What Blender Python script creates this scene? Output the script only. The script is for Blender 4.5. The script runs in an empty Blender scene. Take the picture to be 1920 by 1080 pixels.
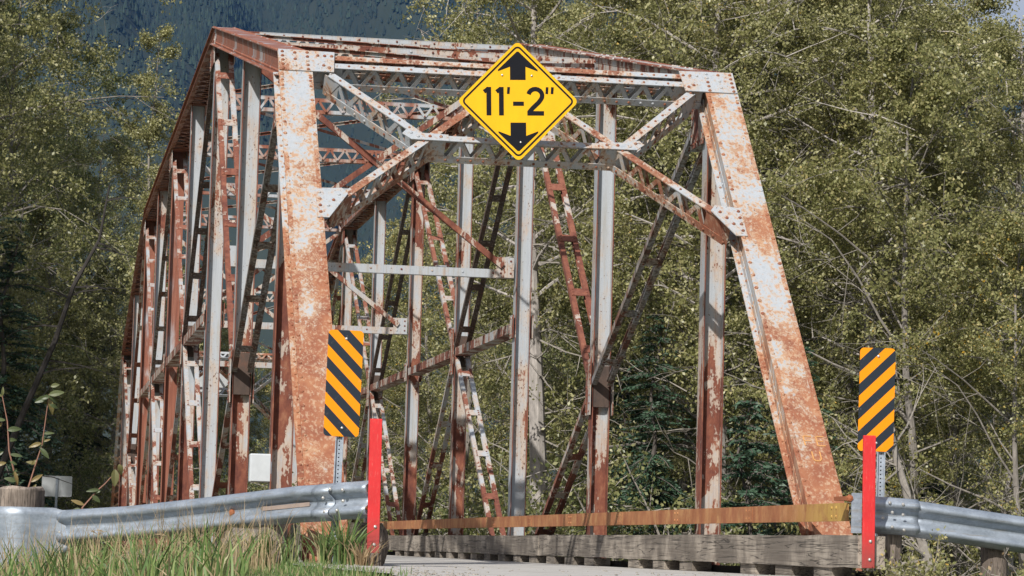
import bpy, bmesh, math, random
import numpy as np
from mathutils import Vector, Matrix, Quaternion
R = math.radians
scn = bpy.context.scene
# ------------------------------------------------------------------ camera
CAM = Vector((-6.2892, -21.3543, 0.1522))
yaw, pitch, roll, fpx = 0.1624, 0.0888, 0.0268, 5498.36
F = Vector((math.sin(yaw)*math.cos(pitch), math.cos(yaw)*math.cos(pitch), math.sin(pitch)))
Rt = Vector((math.cos(yaw), -math.sin(yaw), 0)); Up = Rt.cross(F)
c_, s_ = math.cos(roll), math.sin(roll)
R2 = Rt*c_ + Up*s_; U2 = -Rt*s_ + Up*c_
cd = bpy.data.cameras.new("camera"); cam = bpy.data.objects.new("camera", cd)
scn.collection.objects.link(cam)
cam.matrix_world = Matrix(((R2.x, U2.x, -F.x, CAM.x), (R2.y, U2.y, -F.y, CAM.y), (R2.z, U2.z, -F.z, CAM.z), (0, 0, 0, 1)))
cd.sensor_width = 36; cd.lens = fpx/1920*36; cd.clip_start = .1; cd.clip_end = 20000
scn.camera = cam
# ------------------------------------------------------------------ light
sunv = Vector((-.40, -.66, .60)).normalized()
elev = math.asin(sunv.z); az = math.atan2(sunv.x, sunv.y)
w = bpy.data.worlds.new("World"); scn.world = w; w.use_nodes = True
nt = w.node_tree; bg = nt.nodes["Background"]
sky = nt.nodes.new("ShaderNodeTexSky"); sky.sky_type = 'NISHITA'; sky.sun_disc = False
sky.sun_elevation = elev; sky.sun_rotation = az; sky.air_density = 1.0; sky.dust_density = 2.5; sky.ozone_density = 1.0
tc = nt.nodes.new("ShaderNodeTexCoord"); cn = nt.nodes.new("ShaderNodeTexNoise"); cn.inputs['Scale'].default_value = 2.6; cn.inputs['Detail'].default_value = 7; cn.inputs['Roughness'].default_value = .6
mpn = nt.nodes.new("ShaderNodeMapping"); mpn.inputs['Scale'].default_value = (1, 1, 2.2); mpn.inputs['Location'].default_value = (.3, .1, .2)
nt.links.new(tc.outputs['Generated'], mpn.inputs[0]); nt.links.new(mpn.outputs[0], cn.inputs['Vector'])
cr = nt.nodes.new("ShaderNodeValToRGB"); cr.color_ramp.elements[0].position = .40; cr.color_ramp.elements[1].position = .60
nt.links.new(cn.outputs[0], cr.inputs[0]); cm = nt.nodes.new("ShaderNodeMix"); cm.data_type = 'RGBA'
nt.links.new(cr.outputs[0], cm.inputs[0]); nt.links.new(sky.outputs[0], cm.inputs[6]); cm.inputs[7].default_value = (8, 8.5, 9.6, 1)
nt.links.new(cm.outputs[2], bg.inputs[0]); bg.inputs[1].default_value = .068
sl = bpy.data.lights.new("sun", 'SUN'); sl.energy = 4.9; sl.angle = R(.55); sl.color = (1, .96, .90)
so = bpy.data.objects.new("sun", sl); so.rotation_euler = sunv.to_track_quat('Z', 'Y').to_euler(); scn.collection.objects.link(so)
scn.view_settings.view_transform = 'Standard'; scn.view_settings.look = 'None'
scn.view_settings.exposure = 0.08; scn.view_settings.gamma = 1
scn.cycles.max_bounces = 6; scn.cycles.transparent_max_bounces = 4; scn.cycles.volume_bounces = 0
try: scn.cycles.use_denoising = True
except Exception: pass

# ------------------------------------------------------------------ helpers
COL = scn.collection
def tag(o, label=None, cat=None, group=None, kind=None):
    if label: o['label'] = label
    if cat: o['category'] = cat
    if group: o['group'] = group
    if kind: o['kind'] = kind
    return o
def empty(name, loc=(0, 0, 0)):
    o = bpy.data.objects.new(name, None); o.location = loc; o.empty_display_size = .2; COL.objects.link(o); return o

RV = random.Random(4)
class MB:
    """collects geometry, builds ONE mesh object"""
    def __init__(s): s.v = []; s.f = []; s.x = []; s.rx = 0.0
    def add(s, vs, fs, rx=None):
        s.x.extend(rx if rx else [s.rx]*len(fs))
        b = len(s.v); s.v.extend([tuple(x) for x in vs]); s.f.extend([tuple(b+i for i in f) for f in fs])
    def obox(s, c, ax, ay, az, edge=0):
        """box centred c with half-axis vectors"""
        c = Vector(c); vs = [c+ax*i+ay*j+az*k for i in (-1, 1) for j in (-1, 1) for k in (-1, 1)]
        s.add(vs, [(0, 1, 3, 2), (4, 6, 7, 5), (0, 4, 5, 1), (2, 3, 7, 6), (0, 2, 6, 4), (1, 5, 7, 3)], [s.rx]*4+[s.rx+edge]*2)
    def box(s, x0, x1, y0, y1, z0, z1):
        s.obox(((x0+x1)/2, (y0+y1)/2, (z0+z1)/2), Vector(((x1-x0)/2, 0, 0)), Vector((0, (y1-y0)/2, 0)), Vector((0, 0, (z1-z0)/2)))
    def bar(s, p0, p1, side, w, t, off=(0, 0), n=None):
        """flat bar p0-p1: w along side, t along normal, centre offset (side, normal)"""
        p0 = Vector(p0); p1 = Vector(p1); a = p1-p0; L = a.length; a.normalize()
        side = (Vector(side)-a*a.dot(Vector(side))).normalized()
        if n is None: n = side.cross(a)
        o = side*off[0]+n*off[1]
        s.obox((p0+p1)/2+o, a*(L/2), side*(w/2), n*(t/2))
    def rivet(s, p, n, r=.016, h=.011):
        n = Vector(n).normalized(); u = n.orthogonal().normalized(); v = n.cross(u); p = Vector(p)
        vs = []
        for (rr, hh) in ((r, 0), (r*.72, h*.75)):
            for k in range(6):
                a = k*math.pi/3; vs.append(p+u*(rr*math.cos(a))+v*(rr*math.sin(a))+n*hh)
        vs.append(p+n*h)
        fs = [(k, (k+1) % 6, 6+(k+1) % 6, 6+k) for k in range(6)]+[(6+k, 6+(k+1) % 6, 12) for k in range(6)]
        q = s.rx+RV.choice((.9, .9, .6, .1)); s.add(vs, fs, [q]*len(fs))
    def rivets(s, p0, p1, n, step, r=.016):
        p0 = Vector(p0); p1 = Vector(p1); L = (p1-p0).length; k = max(1, int(L/step))
        for i in range(k+1): s.rivet(p0.lerp(p1, i/k), n, r)
    def poly(s, pts, n, t):
        """extruded polygon, pts in order, thickness t along n"""
        n = Vector(n); P = [Vector(p) for p in pts]; k = len(P)
        vs = P+[p+n*t for p in P]
        s.add(vs, [tuple(range(k))[::-1], tuple(range(k, 2*k))]+[(i, (i+1) % k, k+(i+1) % k, k+i) for i in range(k)])
    def tube(s, pts, rs, sides=6, cap=True):
        P = [Vector(p) for p in pts]; b = len(s.v); k = len(P)
        u = None
        for i, p in enumerate(P):
            d = (P[min(i+1, k-1)]-P[max(i-1, 0)])
            if d.length < 1e-9: d = Vector((0, 0, 1))
            d.normalize()
            u = d.orthogonal().normalized() if u is None else (u-d*d.dot(u)).normalized()
            v = d.cross(u)
            for j in range(sides):
                a = 2*math.pi*j/sides; q = p+(u*math.cos(a)+v*math.sin(a))*rs[i]; s.v.append((q.x, q.y, q.z))
        for i in range(k-1):
            for j in range(sides):
                j2 = (j+1) % sides
                s.f.append((b+i*sides+j, b+i*sides+j2, b+(i+1)*sides+j2, b+(i+1)*sides+j)); s.x.append(0)
        if cap:
            s.x += [0, 0]
            s.f.append(tuple(b+(k-1)*sides+j for j in range(sides))); s.f.append(tuple(b+j for j in range(sides))[::-1])
    def build(s, name, mat, parent=None, smooth=False, attrs=None, loc=None):
        me = bpy.data.meshes.new(name); me.from_pydata(s.v, [], s.f); me.update()
        if smooth: me.polygons.foreach_set('use_smooth', [True]*len(me.polygons))
        if mat: me.materials.append(mat)
        if mat and mat.name == 'weathered_steel':
            at = me.attributes.new('rx', 'FLOAT', 'FACE'); at.data.foreach_set('value', s.x)
        o = bpy.data.objects.new(name, me); COL.objects.link(o)
        if loc: o.location = loc
        if parent:
            o.parent = parent
        if attrs:
            for k, v in attrs.items(): o[k] = float(v)
        return o
def meshobj(name, V, Fq, mat, parent=None, nside=4, loc=None):
    me = bpy.data.meshes.new(name); n = len(V); m = len(Fq)
    me.vertices.add(n); me.vertices.foreach_set('co', np.asarray(V, np.float32).ravel())
    me.loops.add(m*nside); me.loops.foreach_set('vertex_index', np.asarray(Fq, np.int32).ravel())
    me.polygons.add(m); me.polygons.foreach_set('loop_start', np.arange(0, m*nside, nside, dtype=np.int32))
    me.update(calc_edges=True); me.validate()
    if mat: me.materials.append(mat)
    o = bpy.data.objects.new(name, me); COL.objects.link(o)
    if parent: o.parent = parent
    if loc: o.location = loc
    return o

# ------------------------------------------------------------------ materials
class NT:
    def __init__(s, name):
        s.m = bpy.data.materials.new(name); s.m.use_nodes = True; s.t = s.m.node_tree; s.b = s.t.nodes["Principled BSDF"]
    def n(s, typ, **kw):
        o = s.t.nodes.new(typ)
        for k, v in kw.items(): setattr(o, k, v)
        return o
    def l(s, a, b): s.t.links.new(a, b)
    def set(s, node, k, v):
        if hasattr(v, 'is_output') or isinstance(v, bpy.types.NodeSocket): s.l(v, node.inputs[k])
        else: node.inputs[k].default_value = v
    def math(s, op, a, b=0.0, c=0.0, clamp=False):
        o = s.n('ShaderNodeMath', operation=op, use_clamp=clamp)
        for i, v in enumerate((a, b, c)): s.set(o, i, v)
        return o.outputs[0]
    def mix(s, f, a, b, typ='MIX'):
        o = s.n('ShaderNodeMix', data_type='RGBA', blend_type=typ); s.set(o, 0, f)
        for k, v in ((6, a), (7, b)):
            if isinstance(v, tuple) and len(v) == 3: v = (*v, 1)
            s.set(o, k, v)
        return o.outputs[2]
    def noise(s, vec, scale, detail=6, rough=.6, dist=0):
        o = s.n('ShaderNodeTexNoise'); s.l(vec, o.inputs['Vector']); o.inputs['Scale'].default_value = scale
        o.inputs['Detail'].default_value = detail; o.inputs['Roughness'].default_value = rough; o.inputs['Distortion'].default_value = dist
        return o.outputs[0]
    def vmap(s, vec, sc=(1, 1, 1), loc=None):
        o = s.n('ShaderNodeMapping'); s.l(vec, o.inputs['Vector']); o.inputs['Scale'].default_value = sc
        if loc is not None: s.set(o, 'Location', loc)
        return o.outputs[0]
    def ramp(s, f, stops):
        o = s.n('ShaderNodeValToRGB'); s.l(f, o.inputs[0]); r = o.color_ramp
        while len(r.elements) < len(stops): r.elements.new(.5)
        for e, (p, c) in zip(r.elements, stops): e.position = p; e.color = (*c, 1) if len(c) == 3 else c
        return o.outputs[0]
    def sstep(s, x, lo, hi):
        o = s.n('ShaderNodeMapRange', interpolation_type='SMOOTHSTEP'); s.set(o, 0, x); s.set(o, 1, lo); s.set(o, 2, hi)
        return o.outputs[0]
    def bump(s, h, strength=.3, dist=.01):
        o = s.n('ShaderNodeBump'); o.inputs['Strength'].default_value = strength; o.inputs['Distance'].default_value = dist
        s.l(h, o.inputs['Height']); s.l(o.outputs[0], s.b.inputs['Normal'])
    def attr(s, name):
        o = s.n('ShaderNodeAttribute', attribute_type='OBJECT', attribute_name=name); return o.outputs['Fac']

def steel_material():
    m = NT("weathered_steel"); co = m.n('ShaderNodeTexCoord').outputs['Object']
    seed = m.attr('seed'); rust = m.attr('rust'); low = m.attr('low'); prim = m.attr('primer')
    cx = m.n('ShaderNodeCombineXYZ'); m.l(seed, cx.inputs[0]); m.l(seed, cx.inputs[1])
    soft = m.attr('soft')
    ra = m.n('ShaderNodeAttribute', attribute_type='GEOMETRY', attribute_name='rx').outputs['Fac']
    big = m.noise(m.vmap(co, (1.5, 1.5, .5), cx.outputs[0]), 1.9, 5, .6, .4)
    mid = m.noise(m.vmap(co, (1, 1, .5), cx.outputs[0]), 9, 6, .7)
    fine = m.noise(m.vmap(co, (1, 1, .7), cx.outputs[0]), 42, 4, .65)
    hy = m.attr('hy'); sv = m.n('ShaderNodeCombineXYZ'); sv.inputs[0].default_value = 15
    m.l(m.math('SUBTRACT', 15.0, m.math('MULTIPLY', hy, 14.0)), sv.inputs[1]); m.l(m.math('ADD', .8, m.math('MULTIPLY', hy, 14.0)), sv.inputs[2])
    mp = m.n('ShaderNodeMapping'); m.l(co, mp.inputs['Vector']); m.l(sv.outputs[0], mp.inputs['Scale']); m.l(cx.outputs[0], mp.inputs['Location'])
    streak = m.noise(mp.outputs[0], 2.2, 5, .62)
    z = m.n('ShaderNodeSeparateXYZ'); m.l(co, z.inputs[0]); z = z.outputs[2]
    lowt = m.math('MULTIPLY', m.sstep(m.math('SUBTRACT', low, z), -1.5, 1.2), m.math('ADD', .125, m.math('MULTIPLY', soft, .06)))
    h = m.math('ADD', m.math('MULTIPLY', big, .60), m.math('MULTIPLY', mid, .22))
    h = m.math('ADD', h, m.math('MULTIPLY', fine, .10)); h = m.math('ADD', h, m.math('MULTIPLY', streak, .10))
    h = m.math('ADD', h, lowt)
    h = m.math('ADD', h, m.math('MULTIPLY', ra, .22))
    h = m.math('ADD', h, m.math('MULTIPLY', rust, .5))
    h = m.math('ADD', h, m.math('MULTIPLY', soft, m.math('MULTIPLY', m.math('SUBTRACT', streak, .5), .38)))
    wdt = m.math('ADD', m.math('MULTIPLY', soft, .038), .008)
    rmask = m.sstep(h, m.math('SUBTRACT', .705, wdt), m.math('ADD', .705, wdt))
    smask = m.sstep(h, .585, .72)
    fl = m.sstep(m.math('ADD', m.math('MULTIPLY', fine, .75), m.math('MULTIPLY', big, .35)), .655, .68)
    paint = m.ramp(streak, [(.25, (.29, .315, .345)), (.5, (.385, .41, .44)), (.75, (.33, .345, .35))])
    dirt = m.sstep(m.noise(mp.outputs[0], 1.1, 4, .6), .5, .72)
    paint = m.mix(m.math('MULTIPLY', dirt, .45), paint, (.30, .28, .24))
    stain = m.ramp(streak, [(.3, (.42, .20, .075)), (.5, (.50, .34, .18)), (.7, (.38, .14, .05))])
    c = m.mix(m.math('MULTIPLY', smask, m.math('ADD', .55, m.math('MULTIPLY', soft, .22))), paint, stain)
    rr = m.ramp(mid, [(.25, (.065, .02, .014)), (.42, (.12, .036, .024)), (.58, (.20, .066, .038)), (.78, (.33, .16, .09))])
    mid2 = m.noise(m.vmap(co, (1, 1, .3), cx.outputs[0]), 5, 5, .6, .5)
    rs = m.ramp(mid2, [(.25, (.18, .062, .036)), (.45, (.25, .088, .045)), (.62, (.33, .14, .07)), (.78, (.42, .27, .16))])
    rs = m.mix(m.math('MULTIPLY', m.sstep(streak, .48, .66), .55), rs, (.50, .38, .26))
    rr = m.mix(soft, rr, rs)
    c = m.mix(fl, c, (.08, .035, .022))
    c = m.mix(rmask, c, rr)
    pm = m.sstep(m.math('ADD', m.math('MULTIPLY', prim, 1.3), m.math('MULTIPLY', m.math('SUBTRACT', big, .5), 1.3)), .5, .8)
    pc = m.ramp(streak, [(.25, (.15, .050, .030)), (.5, (.235, .085, .052)), (.8, (.31, .14, .09))])
    c = m.mix(pm, c, pc)
    dk = m.attr('dark'); dn = m.sstep(m.math('ADD', dk, m.math('MULTIPLY', m.math('SUBTRACT', streak, .5), .8)), .35, .65)  # dark brown mix; on the diagonals it stands in for shade
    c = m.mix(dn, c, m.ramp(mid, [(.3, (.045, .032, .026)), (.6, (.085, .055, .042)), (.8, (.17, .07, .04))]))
    m.l(c, m.b.inputs['Base Color'])
    rgh = m.math('ADD', m.math('MULTIPLY', rmask, .35), .5); m.l(rgh, m.b.inputs['Roughness'])
    hh = m.math('ADD', m.math('MULTIPLY', rmask, -.5), m.math('MULTIPLY', fine, .6)); m.bump(hh, .35, .006)
    return m.m
STEEL = steel_material()

def simple(name, col, rough=.6, metal=0, var=.12, scale=8, spec=None, bump=0, stretch=(1, 1, 1)):
    m = NT(name); co = m.n('ShaderNodeTexCoord').outputs['Object']
    f = m.noise(m.vmap(co, stretch), scale, 6, .65)
    a = tuple(x*(1-var) for x in col); b = tuple(min(1, x*(1+var)) for x in col)
    m.l(m.ramp(f, [(.3, a), (.7, b)]), m.b.inputs['Base Color'])
    m.b.inputs['Roughness'].default_value = rough; m.b.inputs['Metallic'].default_value = metal
    if spec is not None: m.b.inputs['Specular IOR Level'].default_value = spec
    if bump: m.bump(f, bump, .01)
    return m.m
def galv_material():
    m = NT("galvanised_steel"); co = m.n('ShaderNodeTexCoord').outputs['Object']
    v = m.n('ShaderNodeTexVoronoi'); m.l(co, v.inputs['Vector']); v.inputs['Scale'].default_value = 60
    f = m.noise(m.vmap(co, (1, 1, 3)), 5, 5, .6); st = m.noise(m.vmap(co, (1.2, 1.2, 14)), 3, 4, .6)
    c = m.ramp(f, [(.3, (.24, .28, .33)), (.7, (.40, .45, .52))])
    c = m.mix(.22, c, m.ramp(v.outputs['Color'], [(.2, (.24, .27, .31)), (.8, (.46, .52, .58))]))
    c = m.mix(m.math('MULTIPLY', m.sstep(st, .55, .72), .5), c, (.27, .23, .17))
    m.l(c, m.b.inputs['Base Color']); m.b.inputs['Metallic'].default_value = .5
    m.l(m.math('ADD', m.math('MULTIPLY', f, .3), .36), m.b.inputs['Roughness']); m.bump(f, .15, .01)
    return m.m
GALV = galv_material()
def timber_material(name, c0, c1, axis=(1, 1, 1)):
    m = NT(name); co = m.n('ShaderNodeTexCoord').outputs['Object']
    g = m.noise(m.vmap(co, axis), 9, 6, .7, .6); b = m.noise(co, 2.2, 4, .6)
    cr = m.noise(m.vmap(co, tuple(a*.8 for a in axis)), 5, 3, .5, 1.2)
    c = m.ramp(g, [(.25, c0), (.75, c1)])
    c = m.mix(m.math('MULTIPLY', m.sstep(b, .38, .62), .6), c, tuple(x*.55 for x in c0))
    c = m.mix(m.math('MULTIPLY', m.sstep(b, .50, .30), .5), c, tuple(min(1, x*1.35) for x in c1))
    crack = m.sstep(m.math('ABSOLUTE', m.math('SUBTRACT', cr, .5)), .004, .026)
    c = m.mix(m.math('MULTIPLY', m.math('SUBTRACT', 1.0, crack), .8), c, (.03, .025, .02))
    m.l(c, m.b.inputs['Base Color']); m.b.inputs['Roughness'].default_value = .9
    m.bump(m.math('ADD', g, m.math('MULTIPLY', crack, .8)), .5, .01)
    return m.m
TIMBER = timber_material("weathered_timber", (.13, .105, .085), (.36, .315, .26), (3, .13, 5))
POSTWOOD = timber_material("post_wood", (.10, .075, .06), (.36, .30, .25), (9, 9, .7))
def rail_material():
    m = NT("ochre_rusted_rail"); co = m.n('ShaderNodeTexCoord').outputs['Object']
    a = m.noise(m.vmap(co, (1, 1.4, .8)), 3, 5, .7); b = m.noise(m.vmap(co, (1, 1.1, .8)), 4, 6, .75)
    c = m.ramp(a, [(.3, (.27, .09, .04)), (.48, (.38, .16, .065)), (.62, (.46, .24, .10)), (.78, (.52, .34, .12))])
    ys = m.n('ShaderNodeSeparateXYZ'); m.l(co, ys.inputs[0])
    c = m.mix(m.math('MULTIPLY', m.sstep(m.math('ADD', ys.outputs[1], m.math('MULTIPLY', a, 2.0)), 2.6, 1.0), .75), c, (.47, .32, .07))
    c = m.mix(m.math('MULTIPLY', m.sstep(b, .42, .66), .8), c, (.26, .09, .035))
    m.l(c, m.b.inputs['Base Color']); m.b.inputs['Roughness'].default_value = .75; m.bump(b, .2, .005); return m.m
RAILM = rail_material()
def red_material():
    m = NT("faded_red_board"); co = m.n('ShaderNodeTexCoord').outputs['Object']
    a = m.noise(m.vmap(co, (1, 1, .4)), 9, 6, .7); sc = m.noise(m.vmap(co, (40, 1, 5)), 3, 5, .7); z = m.n('ShaderNodeSeparateXYZ'); m.l(co, z.inputs[0])
    c = m.ramp(a, [(.3, (.46, .012, .014)), (.6, (.60, .020, .022)), (.8, (.66, .06, .055))])
    c = m.mix(m.math('MULTIPLY', m.sstep(sc, .54, .68), .5), c, (.62, .16, .13))
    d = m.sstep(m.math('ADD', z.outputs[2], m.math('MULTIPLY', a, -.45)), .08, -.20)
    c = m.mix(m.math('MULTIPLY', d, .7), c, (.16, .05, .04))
    m.l(c, m.b.inputs['Base Color']); m.b.inputs['Roughness'].default_value = .55; m.bump(sc, .15, .004); return m.m
RED = red_material()
YEL = simple("yellow_sign_sheeting", (.77, .42, .002), .5, var=.07, scale=7, spec=.3, stretch=(1, 1, .4))
BLK = simple("black_sign_ink", (.010, .011, .015), .7, var=.1, spec=.1)
SIGNBACK = simple("aluminium_sheet", (.55, .57, .58), .45, .3, var=.08, scale=5)
WHITEBOX = simple("pale_grey_metal", (.50, .53, .55), .5, var=.08, scale=10)
BOLT = simple("bolt_metal", (.45, .44, .42), .4, .6)
RUSTB = simple("rusty_bolt", (.28, .09, .035), .8)
def stripes_material(sign):
    m = NT("hazard_stripes"); co = m.n('ShaderNodeTexCoord').outputs['Object']
    s = m.n('ShaderNodeSeparateXYZ'); m.l(co, s.inputs[0])
    t = m.math('ADD', m.math('MULTIPLY', s.outputs[0], sign), s.outputs[2])
    fr = m.math('FRACT', m.math('ADD', m.math('DIVIDE', t, .176), 10.62))
    k = m.sstep(fr, .497, .503)
    d = m.noise(co, 14, 5, .6); sc = m.noise(m.vmap(co, (30, 1, 6)), 6, 3, .5)
    c = m.mix(k, (.76, .25, .0), (.014, .021, .032))
    c = m.mix(m.math('MULTIPLY', m.sstep(d, .6, .8), .2), c, (.35, .30, .22))
    c = m.mix(m.math('MULTIPLY', m.sstep(sc, .72, .76), .6), c, (.45, .44, .42))
    m.l(c, m.b.inputs['Base Color']); m.b.inputs['Roughness'].default_value = .6; m.b.inputs['Specular IOR Level'].default_value = .2; return m.m
def leaf_material(name, stops, trans=.35, rough=.42):
    m = NT(name); g = m.n('ShaderNodeNewGeometry')
    oi = m.n('ShaderNodeObjectInfo')
    f = m.math('ADD', m.math('MULTIPLY', g.outputs['Random Per Island'], .88), m.math('MULTIPLY', oi.outputs['Random'], .12))
    c = m.ramp(f, stops)
    m.l(c, m.b.inputs['Base Color']); m.b.inputs['Roughness'].default_value = rough
    tr = m.n('ShaderNodeBsdfTranslucent'); m.l(c, tr.inputs[0])
    mx = m.n('ShaderNodeMixShader'); mx.inputs[0].default_value = trans
    out = m.t.nodes['Material Output']; m.l(m.b.outputs[0], mx.inputs[1]); m.l(tr.outputs[0], mx.inputs[2]); m.l(mx.outputs[0], out.inputs[0])
    return m.m
LEAF_A = leaf_material("cottonwood_leaf", [(0, (.14, .15, .05)), (.35, (.24, .24, .09)), (.7, (.37, .355, .155)), (.93, (.54, .51, .28)), (.985, (.62, .40, .05))], .42, .4)
LEAF_B = leaf_material("alder_leaf", [(0, (.11, .14, .05)), (.45, (.215, .235, .09)), (.8, (.34, .34, .145)), (.96, (.50, .48, .26)), (.985, (.5, .35, .06))], .42, .4)
LEAF_Y = leaf_material("yellowing_leaf", [(0, (.14, .15, .05)), (.4, (.25, .25, .09)), (.8, (.38, .37, .17)), (.94, (.50, .43, .20)), (.98, (.62, .38, .04))], .42, .4)
NEEDLE = leaf_material("spruce_needle", [(0, (.018, .042, .022)), (.5, (.035, .075, .042)), (1, (.07, .13, .075))], .12, .55)
FARN = leaf_material("far_conifer_needle", [(0, (.008, .018, .014)), (.6, (.016, .032, .022)), (.93, (.028, .048, .03)), (1, (.06, .068, .042))], .0, .9)
BARK = simple("grey_bark", (.20, .18, .16), .9, var=.4, scale=14, bump=.4, stretch=(1, 1, .3))
PBARK = simple('pale_cottonwood_bark', (.34, .31, .285), .9, var=.4, scale=16, bump=.5, stretch=(1, 1, .25))
DBARK = simple("dark_bark", (.10, .085, .075), .9, var=.4, scale=14, bump=.4, stretch=(1, 1, .3))
TWIG = simple("bare_twig_bark", (.26, .235, .205), .85, var=.3, scale=20)
GRASSM = leaf_material("grass_blade", [(0, (.06, .11, .03)), (.5, (.13, .22, .06)), (.8, (.26, .32, .11)), (.88, (.40, .33, .19)), (1, (.48, .38, .24))], .3, .5)
DRYM = leaf_material("dry_grass_blade", [(0, (.25, .17, .09)), (.6, (.42, .32, .18)), (1, (.55, .42, .27))], .25, .7)

# ------------------------------------------------------------------ ground, road, river
def terr(x, y):
    road = 1.0 if (-4.3 < x < .6) else 0.0
    # crown of approach embankment
    z = 0.0
    if x < -4.3: z -= min((-4.3-x)*.13, .55)
    if x > .2: z -= min((x-.2)*.45, 1.6)
    if y < -6.5: z -= min((-6.5-y)*.105, 1.9)
    if y > 1.2:
        k = min((y-1.2)/5, 1); k = k*k*(3-2*k); z = z*(1-k)+(-1.7)*k
        if y > 6:
            # river channel crossing under the bridge
            d = abs((y-19)-(x+2)*-.15)
            if d < 12: z -= 2.2*max(0, min(1, (12-d)/4))
    if y > 52 and -6.5 < x < 2.5:
        k = min((y-52)/3, 1)*min(1, (x+6.5)/1.5, (2.5-x)/1.5); z = z*(1-k)+0*k
    r = math.hypot(x, y)
    if r > 130: z += min((r-130)*.02, 8)
    return z
def ground():
    xs = [-9000, -4000, -1500, -600, -250, -120, -70, -40, -25, -16, -12]+[-10+i*.5 for i in range(31)]+[6, 8, 10, 13, 17, 22, 28, 36, 48, 64, 90, 130, 250, 600, 1500, 4000, 9000]
    ys = [-4000, -1000, -300, -100, -60, -40, -32, -26]+[-22+i*.75 for i in range(34)]+[5, 7, 9, 12, 16, 20, 25, 30, 36, 42, 46, 48, 50, 52, 53, 54, 55.5, 58, 62, 68, 76, 86, 100, 120, 150, 200, 300, 500, 900, 1600, 3000, 6000, 12000]
    rnd = random.Random(3); V = []; Q = []
    for y in ys:
        for x in xs:
            z = terr(x, y)
            if not (-4.6 < x < .7 and y < 2) and abs(x) < 60 and abs(y) < 120: z += rnd.uniform(-.03, .03)
            if -4.6 < x < .7 and y < 1.5: z -= .012
            V.append((x, y, z))
    nx = len(xs)
    for j in range(len(ys)-1):
        for i in range(nx-1): Q.append((j*nx+i, j*nx+i+1, (j+1)*nx+i+1, (j+1)*nx+i))
    m = NT("forest_floor"); co = m.n('ShaderNodeTexCoord').outputs['Object']
    a = m.noise(co, 1.3, 6, .7); b = m.noise(co, 18, 6, .7)
    c = m.ramp(a, [(.3, (.06, .075, .025)), (.5, (.11, .12, .04)), (.7, (.17, .15, .08))])
    c = m.mix(m.math('MULTIPLY', m.sstep(b, .5, .7), .6), c, (.20, .17, .11))
    m.l(c, m.b.inputs['Base Color']); m.b.inputs['Roughness'].default_value = .95; m.bump(b, .6, .03)
    o = meshobj('ground', V, Q, m.m); tag(o, kind='structure')
    # road sheet
    mb = MB(); N = 60; vs = []; fs = []
    rnd = random.Random(8)
    for i in range(N+1):
        y = 1.6-(i/N)**1.3*40
        for j, x in enumerate((-4.35, -3.2, -2, -.8, .35)):
            e = rnd.uniform(-.06, .06) if j in (0, 4) else 0
            vs.append((x+e, y, terr(-2, y)+.004))
    for i in range(N):
        for j in range(4): fs.append((i*5+j+5, i*5+j+6, i*5+j+1, i*5+j))
    mb.add(vs, fs)
    m = NT("pale_worn_concrete"); co = m.n('ShaderNodeTexCoord').outputs['Object']
    a = m.noise(co, 2.5, 6, .7); b = m.noise(co, 60, 5, .7)
    c = m.ramp(a, [(.3, (.34, .325, .30)), (.7, (.50, .48, .45))]); c = m.mix(m.math('MULTIPLY', m.sstep(b, .55, .7), .5), c, (.22, .20, .18))
    c = m.mix(m.math('MULTIPLY', m.sstep(m.noise(m.vmap(co, (1, .35, 1)), 1.7, 5, .65, .5), .5, .68), .45), c, (.24, .22, .19))
    m.l(c, m.b.inputs['Base Color']); m.b.inputs['Roughness'].default_value = .9; m.bump(b, .4, .01)
    o = mb.build('road', m.m); tag(o, kind='structure')
    # far approach road
    mb2 = MB(); mb2.add([(-4.3, 53.7, .03), (.4, 53.7, .03), (.4, 75, .03), (-4.3, 75, .03)], [(0, 1, 2, 3)])
    o = mb2.build('road', m.m); tag(o, kind='structure')
    mb3 = MB(); mb3.add([(-200, -10, -3.7), (200, -10, -3.7), (200, 70, -3.7), (-200, 70, -3.7)], [(0, 1, 2, 3)])
    mw = NT("river_water"); mw.b.inputs['Base Color'].default_value = (.05, .07, .06, 1); mw.b.inputs['Roughness'].default_value = .08
    co = mw.n('ShaderNodeTexCoord').outputs['Object']; mw.bump(mw.noise(co, 2, 4, .6), .4, .05)
    o = mb3.build('river', mw.m); tag(o, kind='structure')
    return m.m
ROADM = ground()

# ------------------------------------------------------------------ the bridge
W = 4.0; p = 5.3958; H1 = 4.674; H3 = 6.761; ZB = -.73; M2z = 1.974; M4z = 3.034
NP = 10
def Hh(i):
    i = min(i, NP-i)
    return {0: ZB, 1: H1, 2: (H1+H3)/2}.get(i, H3)
XA = Vector((1, 0, 0))
bridge = empty('truss_bridge', (-2, 0, 0))
tag(bridge, 'old single-lane steel through truss bridge with peeling pale paint and heavy rust', 'bridge')
BR = random.Random(11)
def bp(mb, name, rust=.2, low=-9, primer=0, mat=None, parent=None, label=None, soft=0, dark=0, hy=0):
    at = dict(hy=hy, rust=rust, low=low, primer=primer, soft=soft, dark=dark, seed=BR.uniform(0, 40))
    o = mb.build(name, mat or STEEL, None, attrs=at)
    o.parent = parent or bridge
    o.matrix_parent_inverse = (parent or bridge).matrix_basis.inverted() if parent is None else Matrix()
    if parent is not None: o.matrix_parent_inverse = Matrix()
    if label: o['label'] = label
    return o
def P(i, z, s): return Vector((s, i*p, z))
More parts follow.
